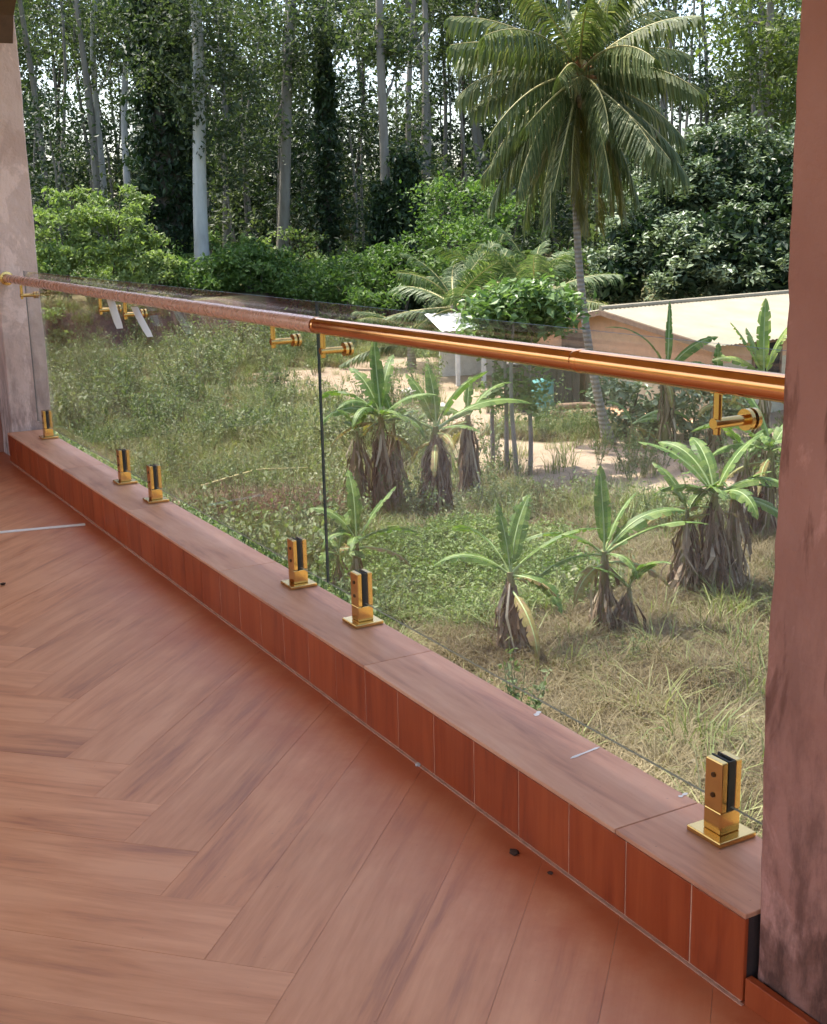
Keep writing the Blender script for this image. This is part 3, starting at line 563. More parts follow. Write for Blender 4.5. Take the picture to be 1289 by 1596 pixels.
# ------------------------------------------------------------------ coconut palm and young palms
def frond(rng, L_, a0, drop, hang, nl=76, lw=.042, ll=.9, mirror=1, curl=0.0):
    """rachis along +x in the xz plane; returns (leaflet MB, rachis MB)"""
    n = 14; s = np.linspace(0, 1, n); ang = a0 - drop * s ** 1.3; P = np.zeros((n, 3))
    for q in range(1, n): P[q] = P[q-1] + np.array([math.cos(ang[q-1]), curl * s[q], math.sin(ang[q-1])]) * L_ / (n - 1)
    mr = MB(); mr.tube(P, .035 * (1 - .88 * s), 5)
    ml = MB(); Vs = []; Qs = []; Ts = []; c0 = 0
    for side in (-1, 1):
        for q in range(nl):
            t = .14 + .86 * (q + rng.random() * .5) / nl; f = t * (n - 1); i = min(int(f), n - 2); p = P[i] + (P[i+1] - P[i]) * (f - i)
            tg = unit(P[i+1] - P[i]); sd = np.array([0, 1.0, 0]) * side
            l = ll * L_ / 3.4 * (math.sin(math.pi * min(1, (t - .04) * .9)) ** .55) * rng.uniform(.7, 1.15) * (1 if t < .95 else .6)
            up = np.cross(tg, np.array([0, 1.0, 0])); up = up if up[2] > 0 else -up
            d = unit(tg * (.55 + .35 * t) + sd * .95 + up * .15 + rng.normal(size=3) * .13); g_ = np.array([0, 0, -1.0])
            a = p; b = p + unit(d + g_ * hang * .35) * l * .38; c = b + unit(d + g_ * hang) * l * .34; e = c + unit(d * .8 + g_ * (hang * 1.9 + .1)) * l * .28
            wv = unit(np.cross(d, g_ + .001) * 1.0) ; wv = unit(tg + .2 * up) ; w = lw * .5
            Vs += [a + wv * w * .5, a - wv * w * .5, b + wv * w, b - wv * w, c + wv * w * .8, c - wv * w * .8, e]
            Qs += [(c0, c0+1, c0+3, c0+2), (c0+2, c0+3, c0+5, c0+4)]; Ts += [(c0+4, c0+5, c0+6)]; c0 += 7
    ml.add(np.array(Vs), Qs, Ts); return ml, mr
def palm(name, label, base, top, cpt, nf, L_, seed, r0, mats, a_range, group=None, trunk=True, nuts=True, hang=(.5, 2.2), extra=()):
    rng = np.random.default_rng(seed); t = thing(name, label, 'palm tree', base, 0, group)
    B = np.array(base); mid = np.array(cpt) - B; top = np.array(top) - B
    s = np.linspace(0, 1, 22)[:, None]; path = (1 - s) ** 2 * 0 + 2 * s * (1 - s) * mid + s ** 2 * top
    if trunk:
        rr_ = r0 * (1 - .38 * s[:, 0]); rr_[0] *= 1.7; rr_[1] *= 1.3; MB().tube(path, rr_, 14).build('trunk', MT['bark_palm'], t, True)
    else: MB().tube([(0, 0, -.1), top * .6, top], [r0 * 1.3, r0, r0 * .7], 10).build('trunk', MT['bark_palm'], t, True)
    ga = 2.39996
    for q in range(nf):
        f = (q + .5) / nf; a0 = a_range[0] + (a_range[1] - a_range[0]) * f ** .72 + rng.normal() * .14; az = q * ga + rng.normal() * .15
        ml, mr = frond(rng, L_ * rng.uniform(.88, 1.1) * (.8 if f < .12 else 1), a0, rng.uniform(.6, 1.1) if f < .5 else rng.uniform(.25, .65), hang[0] + (hang[1] - hang[0]) * f, curl=rng.normal() * .12)
        o = ml.build('frond', mats[0] if f < .84 else mats[1], t, loc=top + np.array([0, 0, .1 - .25 * f]), rot=(rng.normal() * .22, 0, az)); mr.build('rachis', MT['rachis'], o, True)
    if nuts:
        for q in range(9):
            a = q * 2.1; bm = bmesh.new(); bmesh.ops.create_uvsphere(bm, u_segments=10, v_segments=8, radius=.12)
            for v in bm.verts: v.co.z *= 1.25; v.co.x *= 1 - .12 * abs(v.co.z) / .15
            me = bpy.data.meshes.new('coconut'); bm.to_mesh(me); bm.free(); me.materials.append(MT['coconut']); link('coconut', me, t, loc=top + np.array([math.cos(a) * .3, math.sin(a) * .3, -.32 - .1 * (q % 3)]), rot=(.3 * math.sin(a), .3 * math.cos(a), a))
        mb = MB()
        for q in range(26):
            a = rng.random() * 6.28; l = rng.uniform(.35, .8); e = rng.uniform(-.2, 1.0); d = np.array([math.cos(a) * math.cos(e), math.sin(a) * math.cos(e), math.sin(e)]); mb.tube([top + d * .05, top + d * l * .6, top + d * l - np.array([0, 0, .08])], [.035, .028, .012], 5)
        stuff(mb.build('sheath_fibre', MT['sheath'], t, True))
    return t
PB = gpt(950, 692); PT = at_d(903, 118, 26.6); PC = at_d(880, 430, 27.0)
palm('coconut_palm', 'tall coconut palm with drooping fronds standing beside the house', PB, PT, PC, 62, 2.9, 7, .098, (MT['palm'], MT['palm_old']), (1.4, -1.42), hang=(1.3, 5.0))
P = gpt(690, 520); P = at_d(708, 500, 40); P[2] = gz(P[0], P[1])
palm('young_palm', 'young palm with pale arching fronds left of the leafy trees', P, P + np.array([0, 0, 2.2]), P, 13, 2.9, 11, .16, (MT['palm_young'], MT['palm_young']), (1.35, -.1), 'young palms', False, False, (.3, 1.1))
P = at_d(835, 500, 39); P[2] = gz(P[0], P[1])
palm('young_palm', 'young palm with upright fronds growing behind the coconut trunk', P, P + np.array([0, 0, 2.3]), P, 12, 2.9, 12, .16, (MT['palm_young'], MT['palm']), (1.45, .25), 'young palms', False, False, (.3, 1.0))
P = at_d(765, 500, 43); P[2] = gz(P[0], P[1])
palm('young_palm', 'bushy young palm between the two other young palms', P, P + np.array([0, 0, 2.5]), P, 12, 2.6, 13, .16, (MT['palm_young'], MT['palm_old']), (1.4, .05), 'young palms', False, False, (.3, 1.1))
P = at_d(640, 500, 41); P[2] = gz(P[0], P[1])
palm('young_palm', 'lowest young palm, its pale fronds arching just above the handrail', P, P + np.array([0, 0, 1.0]), P, 10, 2.3, 14, .14, (MT['palm_young'], MT['palm_young']), (1.2, -.1), 'young palms', False, False, (.3, 1.1))

# ------------------------------------------------------------------ banana plants
def banana_leaf(rng, L_, W_, a0, droop, roll=0.0, tear=.5, fold=.35):
    n = 18; s = np.linspace(0, 1, n); ang = a0 - droop * s ** 1.4; P = np.zeros((n, 3))
    for q in range(1, n): P[q] = P[q-1] + np.array([math.cos(ang[q-1]), .05 * math.sin(s[q] * 3 + roll * 5), math.sin(ang[q-1])]) * L_ / (n - 1)
    prof = np.where(s < .14, .0, np.sin(np.pi * np.clip((s - .10) / .90, 0, 1) ** .8) ** .55) * W_ * .5; prof[-1] = .004
    mr = MB(); mr.tube(P, .022 * (1 - .9 * s) * L_ / 1.6 + .002, 6)
    Vs = []; Qs = []; c0 = 0
    for side in (-1, 1):
        q = 2; 
        while q < n - 1:
            run = int(rng.integers(1, 4)) if rng.random() < tear else int(rng.integers(3, 7)); e = min(n - 1, q + run); hang = fold + rng.normal() * .25 * tear + .25 * s[q]
            sh = rng.normal() * .12 * tear
            for t in range(q, e):
                for u in (t, t + 1):
                    tg = unit(P[min(u+1, n-1)] - P[max(u-1, 0)]); sd = np.array([-math.sin(roll) * 0, side, 0.0]); up = np.cross(tg, [0, 1, 0]); up = up if up[2] > 0 else -up
                    sd = sd * math.cos(roll) + up * math.sin(roll) * side
                    w = prof[u]; inner = P[u] + up * .004; m1 = inner + (sd * math.cos(.25 - hang * .3) + up * math.sin(.25 - hang * .3)) * w * .5 + tg * w * .12
                    gap = .012 * tear * (1 if u == q else (-1 if u == e else 0)) * (1 if 2 < u < n - 2 else 0)
                    o_ = m1 + (sd * math.cos(-hang) + up * math.sin(-hang)) * w * .5 + tg * (w * .16 + sh * w + gap * 2)
                    Vs += [inner, m1, o_]
                Qs += [(c0, c0+1, c0+4, c0+3), (c0+1, c0+2, c0+5, c0+4)]; c0 += 6
            q = e
    ml = MB(); ml.add(np.array(Vs), Qs); return ml, mr
def banana(label, base, H_, seed, leaves, skirt=.5, r0=.11, mat_='banana', group='banana plants', lean=(0, 0), skirt_r=.32, stems=()):
    """leaves: (azimuth deg [world, 0=+x], length, width, start angle deg, droop)"""
    rng = np.random.default_rng(seed); t = thing('banana_plant', label, 'banana plant', base, 0, group)
    top = np.array([lean[0], lean[1], H_]); r0 = r0 * .78
    for sx_, sy_, hh in ((0, 0, 1.0),) + tuple(stems):
        o0 = np.array([sx_, sy_, 0.]); tp = top * hh + o0
        MB().tube([o0 + (0, 0, -.15), o0 + (0, 0, .1), o0 * .5 + tp * .5, tp], [r0 * 1.35, r0 * 1.2, r0 * .9, r0 * (.5 if hh == 1.0 else .22)], 10).build('pseudostem', MT['stem'], t, True)
        if (sx_, sy_) != (0, 0):
            for q in range(4):
                ml, mr = banana_leaf(rng, rng.uniform(.5, .95), .2, R(rng.uniform(25, 80)), rng.uniform(.5, 1.3), rng.normal() * .2, rng.uniform(.3, .9)); o = ml.build('leaf', MT[mat_], t, loc=tp * .97, rot=(0, 0, q * 1.7 + rng.normal() * .4)); mr.build('midrib', MT['midrib'], o, True)
    for az, l, w, a0, dr_ in leaves:
        ml, mr = banana_leaf(rng, l * rng.uniform(.9, 1.15), w * .80, R(a0 + rng.normal() * 6), dr_ * rng.uniform(.8, 1.7), rng.normal() * .35, rng.uniform(.5, 1.1), rng.uniform(.2, .8)); o = ml.build('leaf', MT[mat_], t, loc=top * .96, rot=(0, 0, R(az + rng.normal() * 12))); mr.build('midrib', MT['midrib'], o, True)
    for q in range(3):
        ml, mr = banana_leaf(rng, rng.uniform(.6, 1.0), .2, R(rng.uniform(-20, 15)), rng.uniform(1.0, 1.6), rng.normal() * .4, 1.0, 1.0); o = ml.build('dying_leaf', MT['banana_dying'], t, loc=top * rng.uniform(.78, .92), rot=(0, 0, rng.random() * 6.28)); mr.build('midrib', MT['midrib'], o, True)
    if skirt:
        mb = MB(); cnt = int(260 * skirt)
        for q in range(cnt):
            sx_, sy_, hh = (((0, 0, 1.0),) + tuple(stems))[q % (1 + len(stems))]
            a = rng.random() * 6.283; z = H_ * hh * rng.uniform(.08, .92) ** (1.15 if skirt < 1 else .9); zb = max(.015, z - rng.uniform(.25, .95)); l = z - zb; rt_ = r0 * rng.uniform(.6, .95); rb = rt_ + skirt_r * .62 * rng.uniform(0, 1) * max(.05, 1 - zb / H_) ** .9
            d = np.array([math.cos(a), math.sin(a), 0]); s_ = np.array([-d[1], d[0], 0]); w = rng.uniform(.008, .034); b0 = np.array([sx_, sy_, 0]) + np.array([lean[0], lean[1], 0]) * z / H_
            p0 = b0 + d * rt_ + [0, 0, z]; p1 = b0 + d * (rt_ + (rb - rt_) * .62 + rng.uniform(-.01, .05)) + [0, 0, z - l * .45] + s_ * rng.normal() * .04; p2 = b0 + d * rb + [0, 0, z - l] + s_ * rng.normal() * .09; tw = rng.normal() * 1.1; s2_ = s_ * math.cos(tw) + d * math.sin(tw)
            mb.add([p0 + s_ * w * .6, p0 - s_ * w * .6, p1 + s2_ * w, p1 - s2_ * w, p2 + s2_ * w * .5, p2 - s2_ * w * .5], [(0, 1, 3, 2), (2, 3, 5, 4)])
        stuff(mb.build('dead_leaves', MT['dead'], t))
    return t
VR = -29.0   # world azimuth of "right in the photo" (deg from +x)
def lv(*a): return [(VR + az, l, w, a0, d) for az, l, w, a0, d in a]     # 0 = right, 180 = left, 90 = away, 270 = towards
banana('lone young banana plant with a ragged brown trunk in dry grass', gpt(803, 1026), 1.02, 1, lv((10, 1.15, .34, 42, 1.1), (45, .9, .3, 75, .4), (160, 1.05, .3, 60, .9), (190, .9, .26, 35, 1.2), (330, .7, .24, 10, 1.0), (120, .8, .2, 80, .3)), .75, .10, lean=(-.05, .02), skirt_r=.34)
banana('banana plant with wide leaves between the lone young one and the big clump', gpt(940, 997), 1.08, 2, lv((20, 1.25, .32, 50, .9), (5, 1.3, .32, 30, 1.0), (180, 1.25, .30, 38, 1.2), (200, 1.0, .28, 20, 1.1), (100, 1.05, .25, 84, .2), (60, .9, .26, 60, .7), (300, .6, .22, 10, 1.2)), .6, .10, skirt_r=.26, stems=((.28, -.12, .6),))
banana('large banana clump with thick shaggy brown skirts beside the near column', gpt(1108, 935), 1.40, 3, lv((170, 1.2, .34, 50, 1.0), (10, 1.3, .36, 45, 1.3), (330, 1.4, .34, 10, 1.5), (200, .95, .3, 30, 1.2), (90, 1.1, .34, 70, .8), (40, 1.2, .34, 60, 1.0), (250, .8, .28, 40, 1.3), (135, 1.1, .3, 65, .8), (290, .9, .3, 35, 1.2)), 1.5, .12, stems=((.33, .0, 1.0), (-.28, .18, .85)), skirt_r=.42)
banana('banana clump half hidden by the near column, its leaves over a reddish trunk', gpt(1195, 845), 1.45, 4, lv((170, 1.2, .34, 50, 1.0), (200, 1.2, .34, 30, 1.1), (120, 1.2, .34, 70, .7), (20, 1.2, .34, 50, 1.0), (260, .9, .3, 40, 1.0), (300, 1.1, .3, 20, 1.2)), .8, .12, stems=((-.3, .2, .9),))
banana('banana plant with big raised leaves over a shaggy skirt before the yard', gpt(682, 808), 1.58, 5, lv((20, 1.75, .42, 38, .75), (35, 1.3, .36, 60, .7), (150, 1.1, .32, 66, .6), (180, 1.35, .34, 25, 1.0), (95, 1.2, .3, 80, .4), (130, .8, .26, 80, .3), (330, .8, .3, 20, 1.0)), 1.4, .13, skirt_r=.62)
banana('slim brown banana trunk just right of the one with big raised leaves', gpt(731, 786), 1.6, 6, lv((20, 1.1, .3, 45, 1.0), (180, .9, .28, 40, 1.2), (80, .9, .26, 70, .6)), 1.0, .12, skirt_r=.30)
banana('dense banana clump just right of the glass joint', gpt(598, 808), 1.8, 7, lv((170, 1.2, .34, 55, 1.0), (200, 1.1, .32, 30, 1.2), (140, 1.1, .32, 70, .8), (100, 1.2, .32, 78, .4), (60, 1.1, .32, 70, .6), (10, 1.2, .34, 45, 1.1), (340, .9, .3, 25, 1.2), (250, 1.0, .3, 40, 1.2), (290, .9, .3, 35, 1.2), (220, 1.0, .3, 50, 1.0)), 1.3, .12, stems=((-.4, .1, .85), (.35, .2, .9)), skirt_r=.35)
banana('small leaning banana plant with one flat leaf by the glass joint', gpt(555, 940), .85, 8, lv((8, 1.0, .26, 28, .8), (35, .95, .24, 55, .3), (170, .8, .24, 65, .9), (110, .9, .26, 80, .5), (220, .7, .24, 40, 1.5), (265, .7, .24, 30, 1.6)), .35, .07, lean=(.05, .02), stems=((-.22, .1, .8),), skirt_r=.2)
P = at_d(1192, 560, 23.5); P[2] = gz(P[0], P[1]); banana('bright yellow green banana plant against the roof by the column', P, 1.9, 9, lv((80, 1.35, .4, 86, .2), (170, 1.2, .36, 72, .5), (20, 1.2, .36, 70, .5), (120, 1.1, .3, 80, .3), (200, 1.0, .3, 50, 1.0)), .4, .12, 'banana_pale')
P = at_d(1040, 560, 25.5); P[2] = gz(P[0], P[1]); banana('banana plant with dark torn leaves in front of the roof', P, 1.7, 10, lv((175, 1.5, .36, 72, .9), (60, 1.5, .22, 88, .15), (10, 1.2, .34, 55, 1.0), (200, 1.0, .3, 40, 1.2), (330, 1.0, .3, 30, 1.0)), .4, .11)
P = at_d(1120, 570, 24.5); P[2] = gz(P[0], P[1]); banana('short banana plant under the eave of the house', P, 1.35, 12, lv((70, 1.1, .3, 82, .3), (170, 1.0, .3, 60, .9), (15, 1.0, .3, 55, 1.0), (250, .8, .26, 40, 1.0)), .4, .10)
P = gpt(985, 700); banana('low banana sucker with one long drooping leaf at the palm foot', P, .55, 13, lv((12, 1.5, .4, 48, 1.0), (350, 1.1, .34, 30, 1.0), (150, .8, .26, 60, .8)), 0, .08)

# ------------------------------------------------------------------ trees, bushes
def bush(name, label, base, lobes, n, size, mat_, seed, clump=.35, group=None, stems=5, cat='bush', per=30, upb=.6, bark='bark_dark'):
    rng = np.random.default_rng(seed); t = thing(name, label, cat, base, 0, group)
    mb = MB(); add_leaves(mb, rng, crown_pts(rng, lobes, n, clump, per), size, upb=upb); mb.build('crown' if cat == 'tree' else 'foliage', MT[mat_], t)
    ms = MB()
    for q in range(stems): c, r = lobes[q % len(lobes)]; ms.tube(trunk_path(rng, (rng.normal() * .15, rng.normal() * .15, -.2), np.array(c) + rng.normal(size=3) * np.array(r) * .25, 6, .1), np.linspace(.06, .015, 6), 6)
    ms.build('stem', MT[bark], t, True); return t
# leafy young tree group in front of the shed: thin straight stems, bright crown
for q, (px, py, D, hgt, lb) in enumerate(((768, 735, 0, 3.0, 'leftmost thin stemmed leafy young tree before the shed'), (790, 742, 0, 3.4, 'second thin stemmed leafy young tree before the shed'), (806, 752, 0, 3.5, 'third thin stemmed leafy young tree before the shed'), (826, 740, 0, 3.3, 'rightmost thin stemmed leafy young tree before the shed'))):
    P = gpt(px, py); rng = np.random.default_rng(50 + q); t = thing('young_tree', lb, 'tree', P, 0, 'leafy young trees')
    top = np.array([rng.normal() * .15, rng.normal() * .15, hgt]); MB().tube(trunk_path(rng, (0, 0, -.1), top, 9, .08), np.linspace(.05, .022, 9), 8).build('trunk', MT['bark_grey'], t, True)
    mb = MB(); add_leaves(mb, rng, crown_pts(rng, [((top[0], top[1], hgt - .25), (.75, .75, .42)), ((top[0] + .3, top[1] - .2, hgt - .1), (.6, .6, .35))], 1300, .15, 16, .3), .16, aspect=.55, upb=.9, droop=.3)
    if q in (1, 3): add_leaves(mb, rng, crown_pts(rng, [((0, 0, hgt * .5), (.35, .35, .45))], 320, .14, 14), .14, aspect=.55, upb=.8)
    mb.build('crown', MT['leaf_tree'], t)
P = gpt(985, 690); bush('bush', 'dark glossy bush at the foot of the coconut palm', P + np.array([.5, .6, 0]), [((0, 0, .75), (.75, .75, .65)), ((.5, -.2, .6), (.6, .6, .5)), ((-.3, .3, 1.1), (.5, .5, .45))], 1500, .17, 'leaf_mango', 21, .14)
P = gpt(1090, 700); bush('bush', 'dark bush behind the rail bracket near the column', P + np.array([.8, 1.2, 0]), [((0, 0, .7), (.9, .9, .7)), ((.8, 0, .8), (.8, .8, .7))], 1300, .18, 'leaf_mango', 22, .15)
P = at_d(1085, 470, 43); P[2] = gz(P[0], P[1])
LB = []
for px, py, D, r_ in ((1000, 380, 41, 1.6), (1060, 300, 43, 1.9), (1130, 260, 43, 2.1), (1190, 320, 42, 2.0), (1130, 380, 40, 2.0), (1060, 420, 39.5, 1.5), (1200, 430, 40, 1.8), (960, 440, 40, 1.2), (1240, 260, 44, 2.2), (1290, 360, 42, 2.4), (1000, 330, 44, 1.4)):
    c = at_d(px, py, D) - P; LB.append((tuple(c), (r_, r_, r_ * .85)))
t = bush('dense_tree', 'big round tree with dark grey green glossy leaves behind the house', P, LB, 30000, .17, 'leaf_mango', 23, .20, stems=11, cat='tree', per=105, upb=1.1)
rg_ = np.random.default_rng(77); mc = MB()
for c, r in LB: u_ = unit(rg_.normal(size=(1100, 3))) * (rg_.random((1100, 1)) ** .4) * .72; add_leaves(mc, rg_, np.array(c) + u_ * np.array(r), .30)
mc.build('inner_foliage', MT['leaf_dark'], t)  # dark leaves added inside the crown to block light and shade its gaps
def tall_tree(name, label, px, py0, D, pxt, pyt, w_px, bark, lobes, n, size, leaf, seed, clump=.5, group=None, limbs=5, wob_=.25, ivy=None, per=26):
    """trunk from the ground at photo column px up to (pxt, pyt); lobes in photo coordinates: (px, py, D, rx, rz)"""
    rng = np.random.default_rng(seed); B = at_d(px, py0, D); B[2] = gz(B[0], B[1]) - .1; T = at_d(pxt, pyt, D)
    t = thing(name, label, 'tree', B, 0, group); path = trunk_path(rng, (0, 0, 0), T - B, 14, wob_); r0 = w_px / 2 / FOC * D
    rad_ = r0 * np.linspace(1, .6, 14); rad_[0] *= 1.45; rad_[1] *= 1.12; mb = MB(); mb.tube(path, rad_, 12)
    LBS = [(tuple(at_d(a, b, d_) - B), (rx, rx, rz)) for a, b, d_, rx, rz in lobes]
    for q in range(limbs if LBS else 0):
        c = np.array(LBS[q % len(LBS)][0]); k0 = path[min(13, 7 + q % 6)]; mb.tube([k0, k0 * .5 + c * .5 + [0, 0, -.2], c], [r0 * .32, r0 * .2, r0 * .07], 6)
    mb.build('trunk', MT[bark], t, True); ml = MB()
    if LBS: add_leaves(ml, rng, crown_pts(rng, LBS, n, clump, per), size, droop=.35)
    if LBS: ml.build('crown', MT[leaf], t)
    if ivy:
        lo, hi, rpx, cnt = ivy; k = np.linspace(lo, hi, 20) * 13; pth = np.stack([np.interp(k, np.arange(14), path[:, u]) for u in range(3)], 1)
        mi = MB(); ri = np.array([rpx / FOC * D * (1.0 - .25 * abs(2 * u - .8)) for u in np.linspace(0, 1, 20)]); add_leaves(mi, rng, ivy_pts(rng, pth, ri, cnt), .30, droop=.8, upb=.3); mi.build('ivy', MT['leaf_dark'], t)
    return t
tall_tree('tall_tree', 'smooth pale trunked tree rising alone in front of the dark forest', 318, 460, 58, 296, -60, 24, 'bark_pale', [(300, 60, 58, 2.4, 2.6), (250, 110, 58, 1.4, 1.0), (350, 150, 57.5, 2.0, 1.8), (385, 90, 58, 1.8, 1.6), (300, 165, 57, 1.3, .8), (390, 210, 58, 1.3, 1.2), (340, 250, 58.5, 1.5, 1.5), (270, 20, 58, 2.2, 1.8), (345, 10, 58, 2.4, 1.8)], 8500, .22, 'leaf_forest', 31, .38)
tall_tree('ivy_tree', 'broad tree trunk wholly cloaked in dark ivy left of the pale trunk', 262, 430, 61, 250, -80, 58, 'bark_dark', [(240, -10, 61, 2.2, 1.6)], 500, .3, 'leaf_dark', 32, .4, ivy=(.02, .98, 50, 17000))
tall_tree('tall_tree', 'grey leaning trunk right of the pale one, bare in its lower half', 437, 440, 63, 462, -60, 19, 'bark_grey', [(440, 60, 63, 2.0, 1.8), (420, 200, 63, 1.4, .9), (475, 40, 63, 1.8, 1.6), (455, 120, 63.5, 1.5, 1.2)], 3800, .23, 'leaf_forest', 33, .38)
tall_tree('ivy_tree', 'slender trunk wrapped in dark ivy at the middle of the forest edge', 512, 430, 65, 503, 10, 20, 'bark_dark', [(505, 30, 65, .9, 1.3)], 300, .3, 'leaf_dark', 34, .35, ivy=(.05, .92, 18, 6000))
tall_tree('ivy_tree', 'short ivy draped stump column with a tall bare stem above', 600, 440, 60, 598, -60, 17, 'bark_grey', [(585, 40, 61, 1.6, 1.5), (625, 80, 61, 1.4, 1.2)], 1100, .3, 'leaf_forest', 35, .4, ivy=(.02, .40, 26, 4500))
tall_tree('ivy_tree', 'rounded ivy draped stump column just right of its twin', 642, 440, 59, 640, 245, 12, 'bark_dark', [(640, 245, 59, .6, .5)], 250, .28, 'leaf_dark', 36, .3, ivy=(.02, 1.0, 27, 4500))
for q, (px, pxt, w_, D, lb, bk) in enumerate(((165, 158, 11, 80, 'thickest of the pale slim trunks seen against the sky at far left', 'bark_pale'), (150, 132, 6, 82, 'thin dark leaning trunk against the bright sky gap at left', 'bark_grey'), (207, 200, 12, 78, 'pale slim trunk close to the left of the ivy cloak', 'bark_pale'), (108, 98, 6, 84, 'thin dark trunk near the far left column', 'bark_dark'), (548, 556, 6, 80, 'thin dark forked trunk between the ivy columns', 'bark_dark'), (658, 650, 12, 78, 'straight grey trunk right of the rounded ivy column', 'bark_grey'), (690, 684, 7, 82, 'thin grey trunk left of the young palms', 'bark_grey'), (805, 803, 9, 84, 'pale trunk behind the left side of the coconut crown', 'bark_pale'), (755, 748, 9, 80, 'grey trunk right behind the bushy young palm', 'bark_grey'), (722, 730, 6, 86, 'thin far trunk between two grey trunks above the palms', 'bark_dark'))):
    rg = random.Random(q); tall_tree('slim_tree', lb, px, 430, D, pxt, -90, w_, bk, [(pxt + rg.uniform(-40, 40), rg.uniform(-40, 90), D + rg.uniform(-2, 2), rg.uniform(1.8, 2.8), rg.uniform(1.4, 2.2)) for _ in range(4)], 2000, .27, 'leaf_forest', 60 + q, .45, 'slim trees of the forest', 6, 1.0)
tall_tree('vine_tree', 'yellow green tree hung with vines above the big round tree', 1205, 420, 50, 1200, -60, 16, 'bark_grey', [(1170, 40, 50, 1.7, 2.2), (1215, 110, 49.5, 1.7, 2.0), (1150, 120, 50, 1.0, 1.6), (1250, 30, 50, 2.0, 2.4), (1120, 10, 51, 1.3, 1.2), (1195, 170, 49.5, 1.2, 1.2), (1280, 130, 50, 1.8, 2.2)], 5200, .22, 'leaf_lime', 37, .32)
# bushes along the forest foot
def pbush(lb, lobes, n, size, m_, seed, clump=.4):
    px, py, D = lobes[0][:3]; B = at_d(px, py, D); B[2] = gz(B[0], B[1])
    return bush('bush', lb, B, [(tuple(at_d(a, b, d_) - B), (rx, rx, rz)) for a, b, d_, rx, rz in lobes], n, size, m_, seed, clump, 'bushes along the forest foot', per=75)
pbush('bright sunlit bush nearest the far left column', [(95, 360, 55, 1.5, 1.3), (75, 410, 54.5, 1.2, .9), (115, 320, 56, 1.3, .8)], 4600, .21, 'leaf_bright', 41, .2)
pbush('bright bush spreading left of the ivy cloaked trunk', [(175, 370, 55, 1.6, 1.5), (215, 400, 54.5, 1.5, 1.1), (185, 320, 56, 1.3, .7), (235, 420, 54, 1.0, .6)], 5600, .21, 'leaf_bright', 42, .2)
pbush('shaded bush at the foot of the pale trunk', [(275, 430, 55, 1.0, .7), (345, 425, 55.5, 1.0, .8)], 2200, .21, 'leaf_under', 43, .25)
pbush('green mounded bush just right of the pale trunk', [(400, 425, 56, 1.3, 1.0), (375, 400, 57, .9, .7)], 2800, .21, 'leaf_under', 44, .25)
pbush('low leafy bush below the grey leaning trunk', [(455, 440, 56, 1.3, .8), (430, 410, 57, .9, .8)], 2600, .21, 'leaf_under', 45, .25)
pbush('low leafy bush above the handrail joint', [(530, 440, 55, 1.5, .9), (495, 450, 54.5, 1.0, .6), (560, 410, 57, 1.0, .8)], 3300, .21, 'leaf_under', 46, .25)
pbush('dull green bush under the two ivy columns', [(610, 420, 54, 1.5, 1.0), (650, 400, 55, 1.2, 1.1), (590, 455, 52, 1.1, .6)], 3300, .21, 'leaf_under', 47, .25)
pbush('leafy vine mound above the young palms', [(760, 330, 52, 1.8, 1.2), (700, 320, 54, 1.6, 1.3), (720, 380, 50, 1.6, 1.1)], 4200, .21, 'leaf_under', 48, .3)
pbush('small tree like bush on the far earth bank', [(85, 490, 50, .6, .6), (95, 520, 50, .5, .5)], 500, .2, 'leaf_bright', 49, .18)

# the wood behind: one mass of trunks and leaves
rng = np.random.default_rng(99); fm = MB(); cnt = 0
for q in range(70):
    az = rng.uniform(R(0), R(66)); D = rng.uniform(68, 105); x, y = D * math.sin(az), D * math.cos(az); z = gz(x, y); H_ = rng.uniform(15, 25); r_ = rng.uniform(.10, .28)
    pth = trunk_path(rng, (x, y, z - .3), (x + rng.normal() * 1.6, y + rng.normal() * 1.6, z + H_), 8, .8); fm.tube(pth, np.linspace(r_, r_ * .4, 8), 6, mi=1)
    lb_ = [((x + rng.normal() * 1.2, y + rng.normal() * 1.2, z + H_ * rng.uniform(.62, 1.05)), (rng.uniform(1.3, 2.4), rng.uniform(1.3, 2.4), rng.uniform(.9, 1.8))) for _ in range(4)]
    add_leaves(fm, rng, crown_pts(rng, lb_, 900, .5, 24), .28)
for q in range(150):      # leafy mid storey, thin on the left where the sky shows through
    az = rng.uniform(R(0), R(66)); azd = math.degrees(az)
    if azd < 16.5 and rng.random() < .45: continue
    D = rng.uniform(66, 115); x, y = D * math.sin(az), D * math.cos(az); z = gz(x, y); h = rng.uniform(5, 13)
    lb_ = [((x + rng.normal() * 1.3, y + rng.normal() * 1.3, z + h + rng.normal() * 1.2), (rng.uniform(1.2, 2.2), rng.uniform(1.2, 2.2), rng.uniform(1.0, 2.0))) for _ in range(3)]
    fm.tube(trunk_path(rng, (x, y, z - .3), (x, y, z + h), 6, .3), np.linspace(.14, .05, 6), 5, mi=1); add_leaves(fm, rng, crown_pts(rng, lb_, 1000, .5, 22), .27, mi=0 if rng.random() < .6 else 2)
GAPS = [(150, 170, 75, 80), (110, 225, 40, 40), (553, 200, 22, 60), (560, 90, 18, 40), (760, 75, 75, 60), (1020, 75, 45, 45), (640, 110, 25, 40), (205, 70, 30, 30), (330, 20, 25, 30), (1105, 60, 20, 25)]
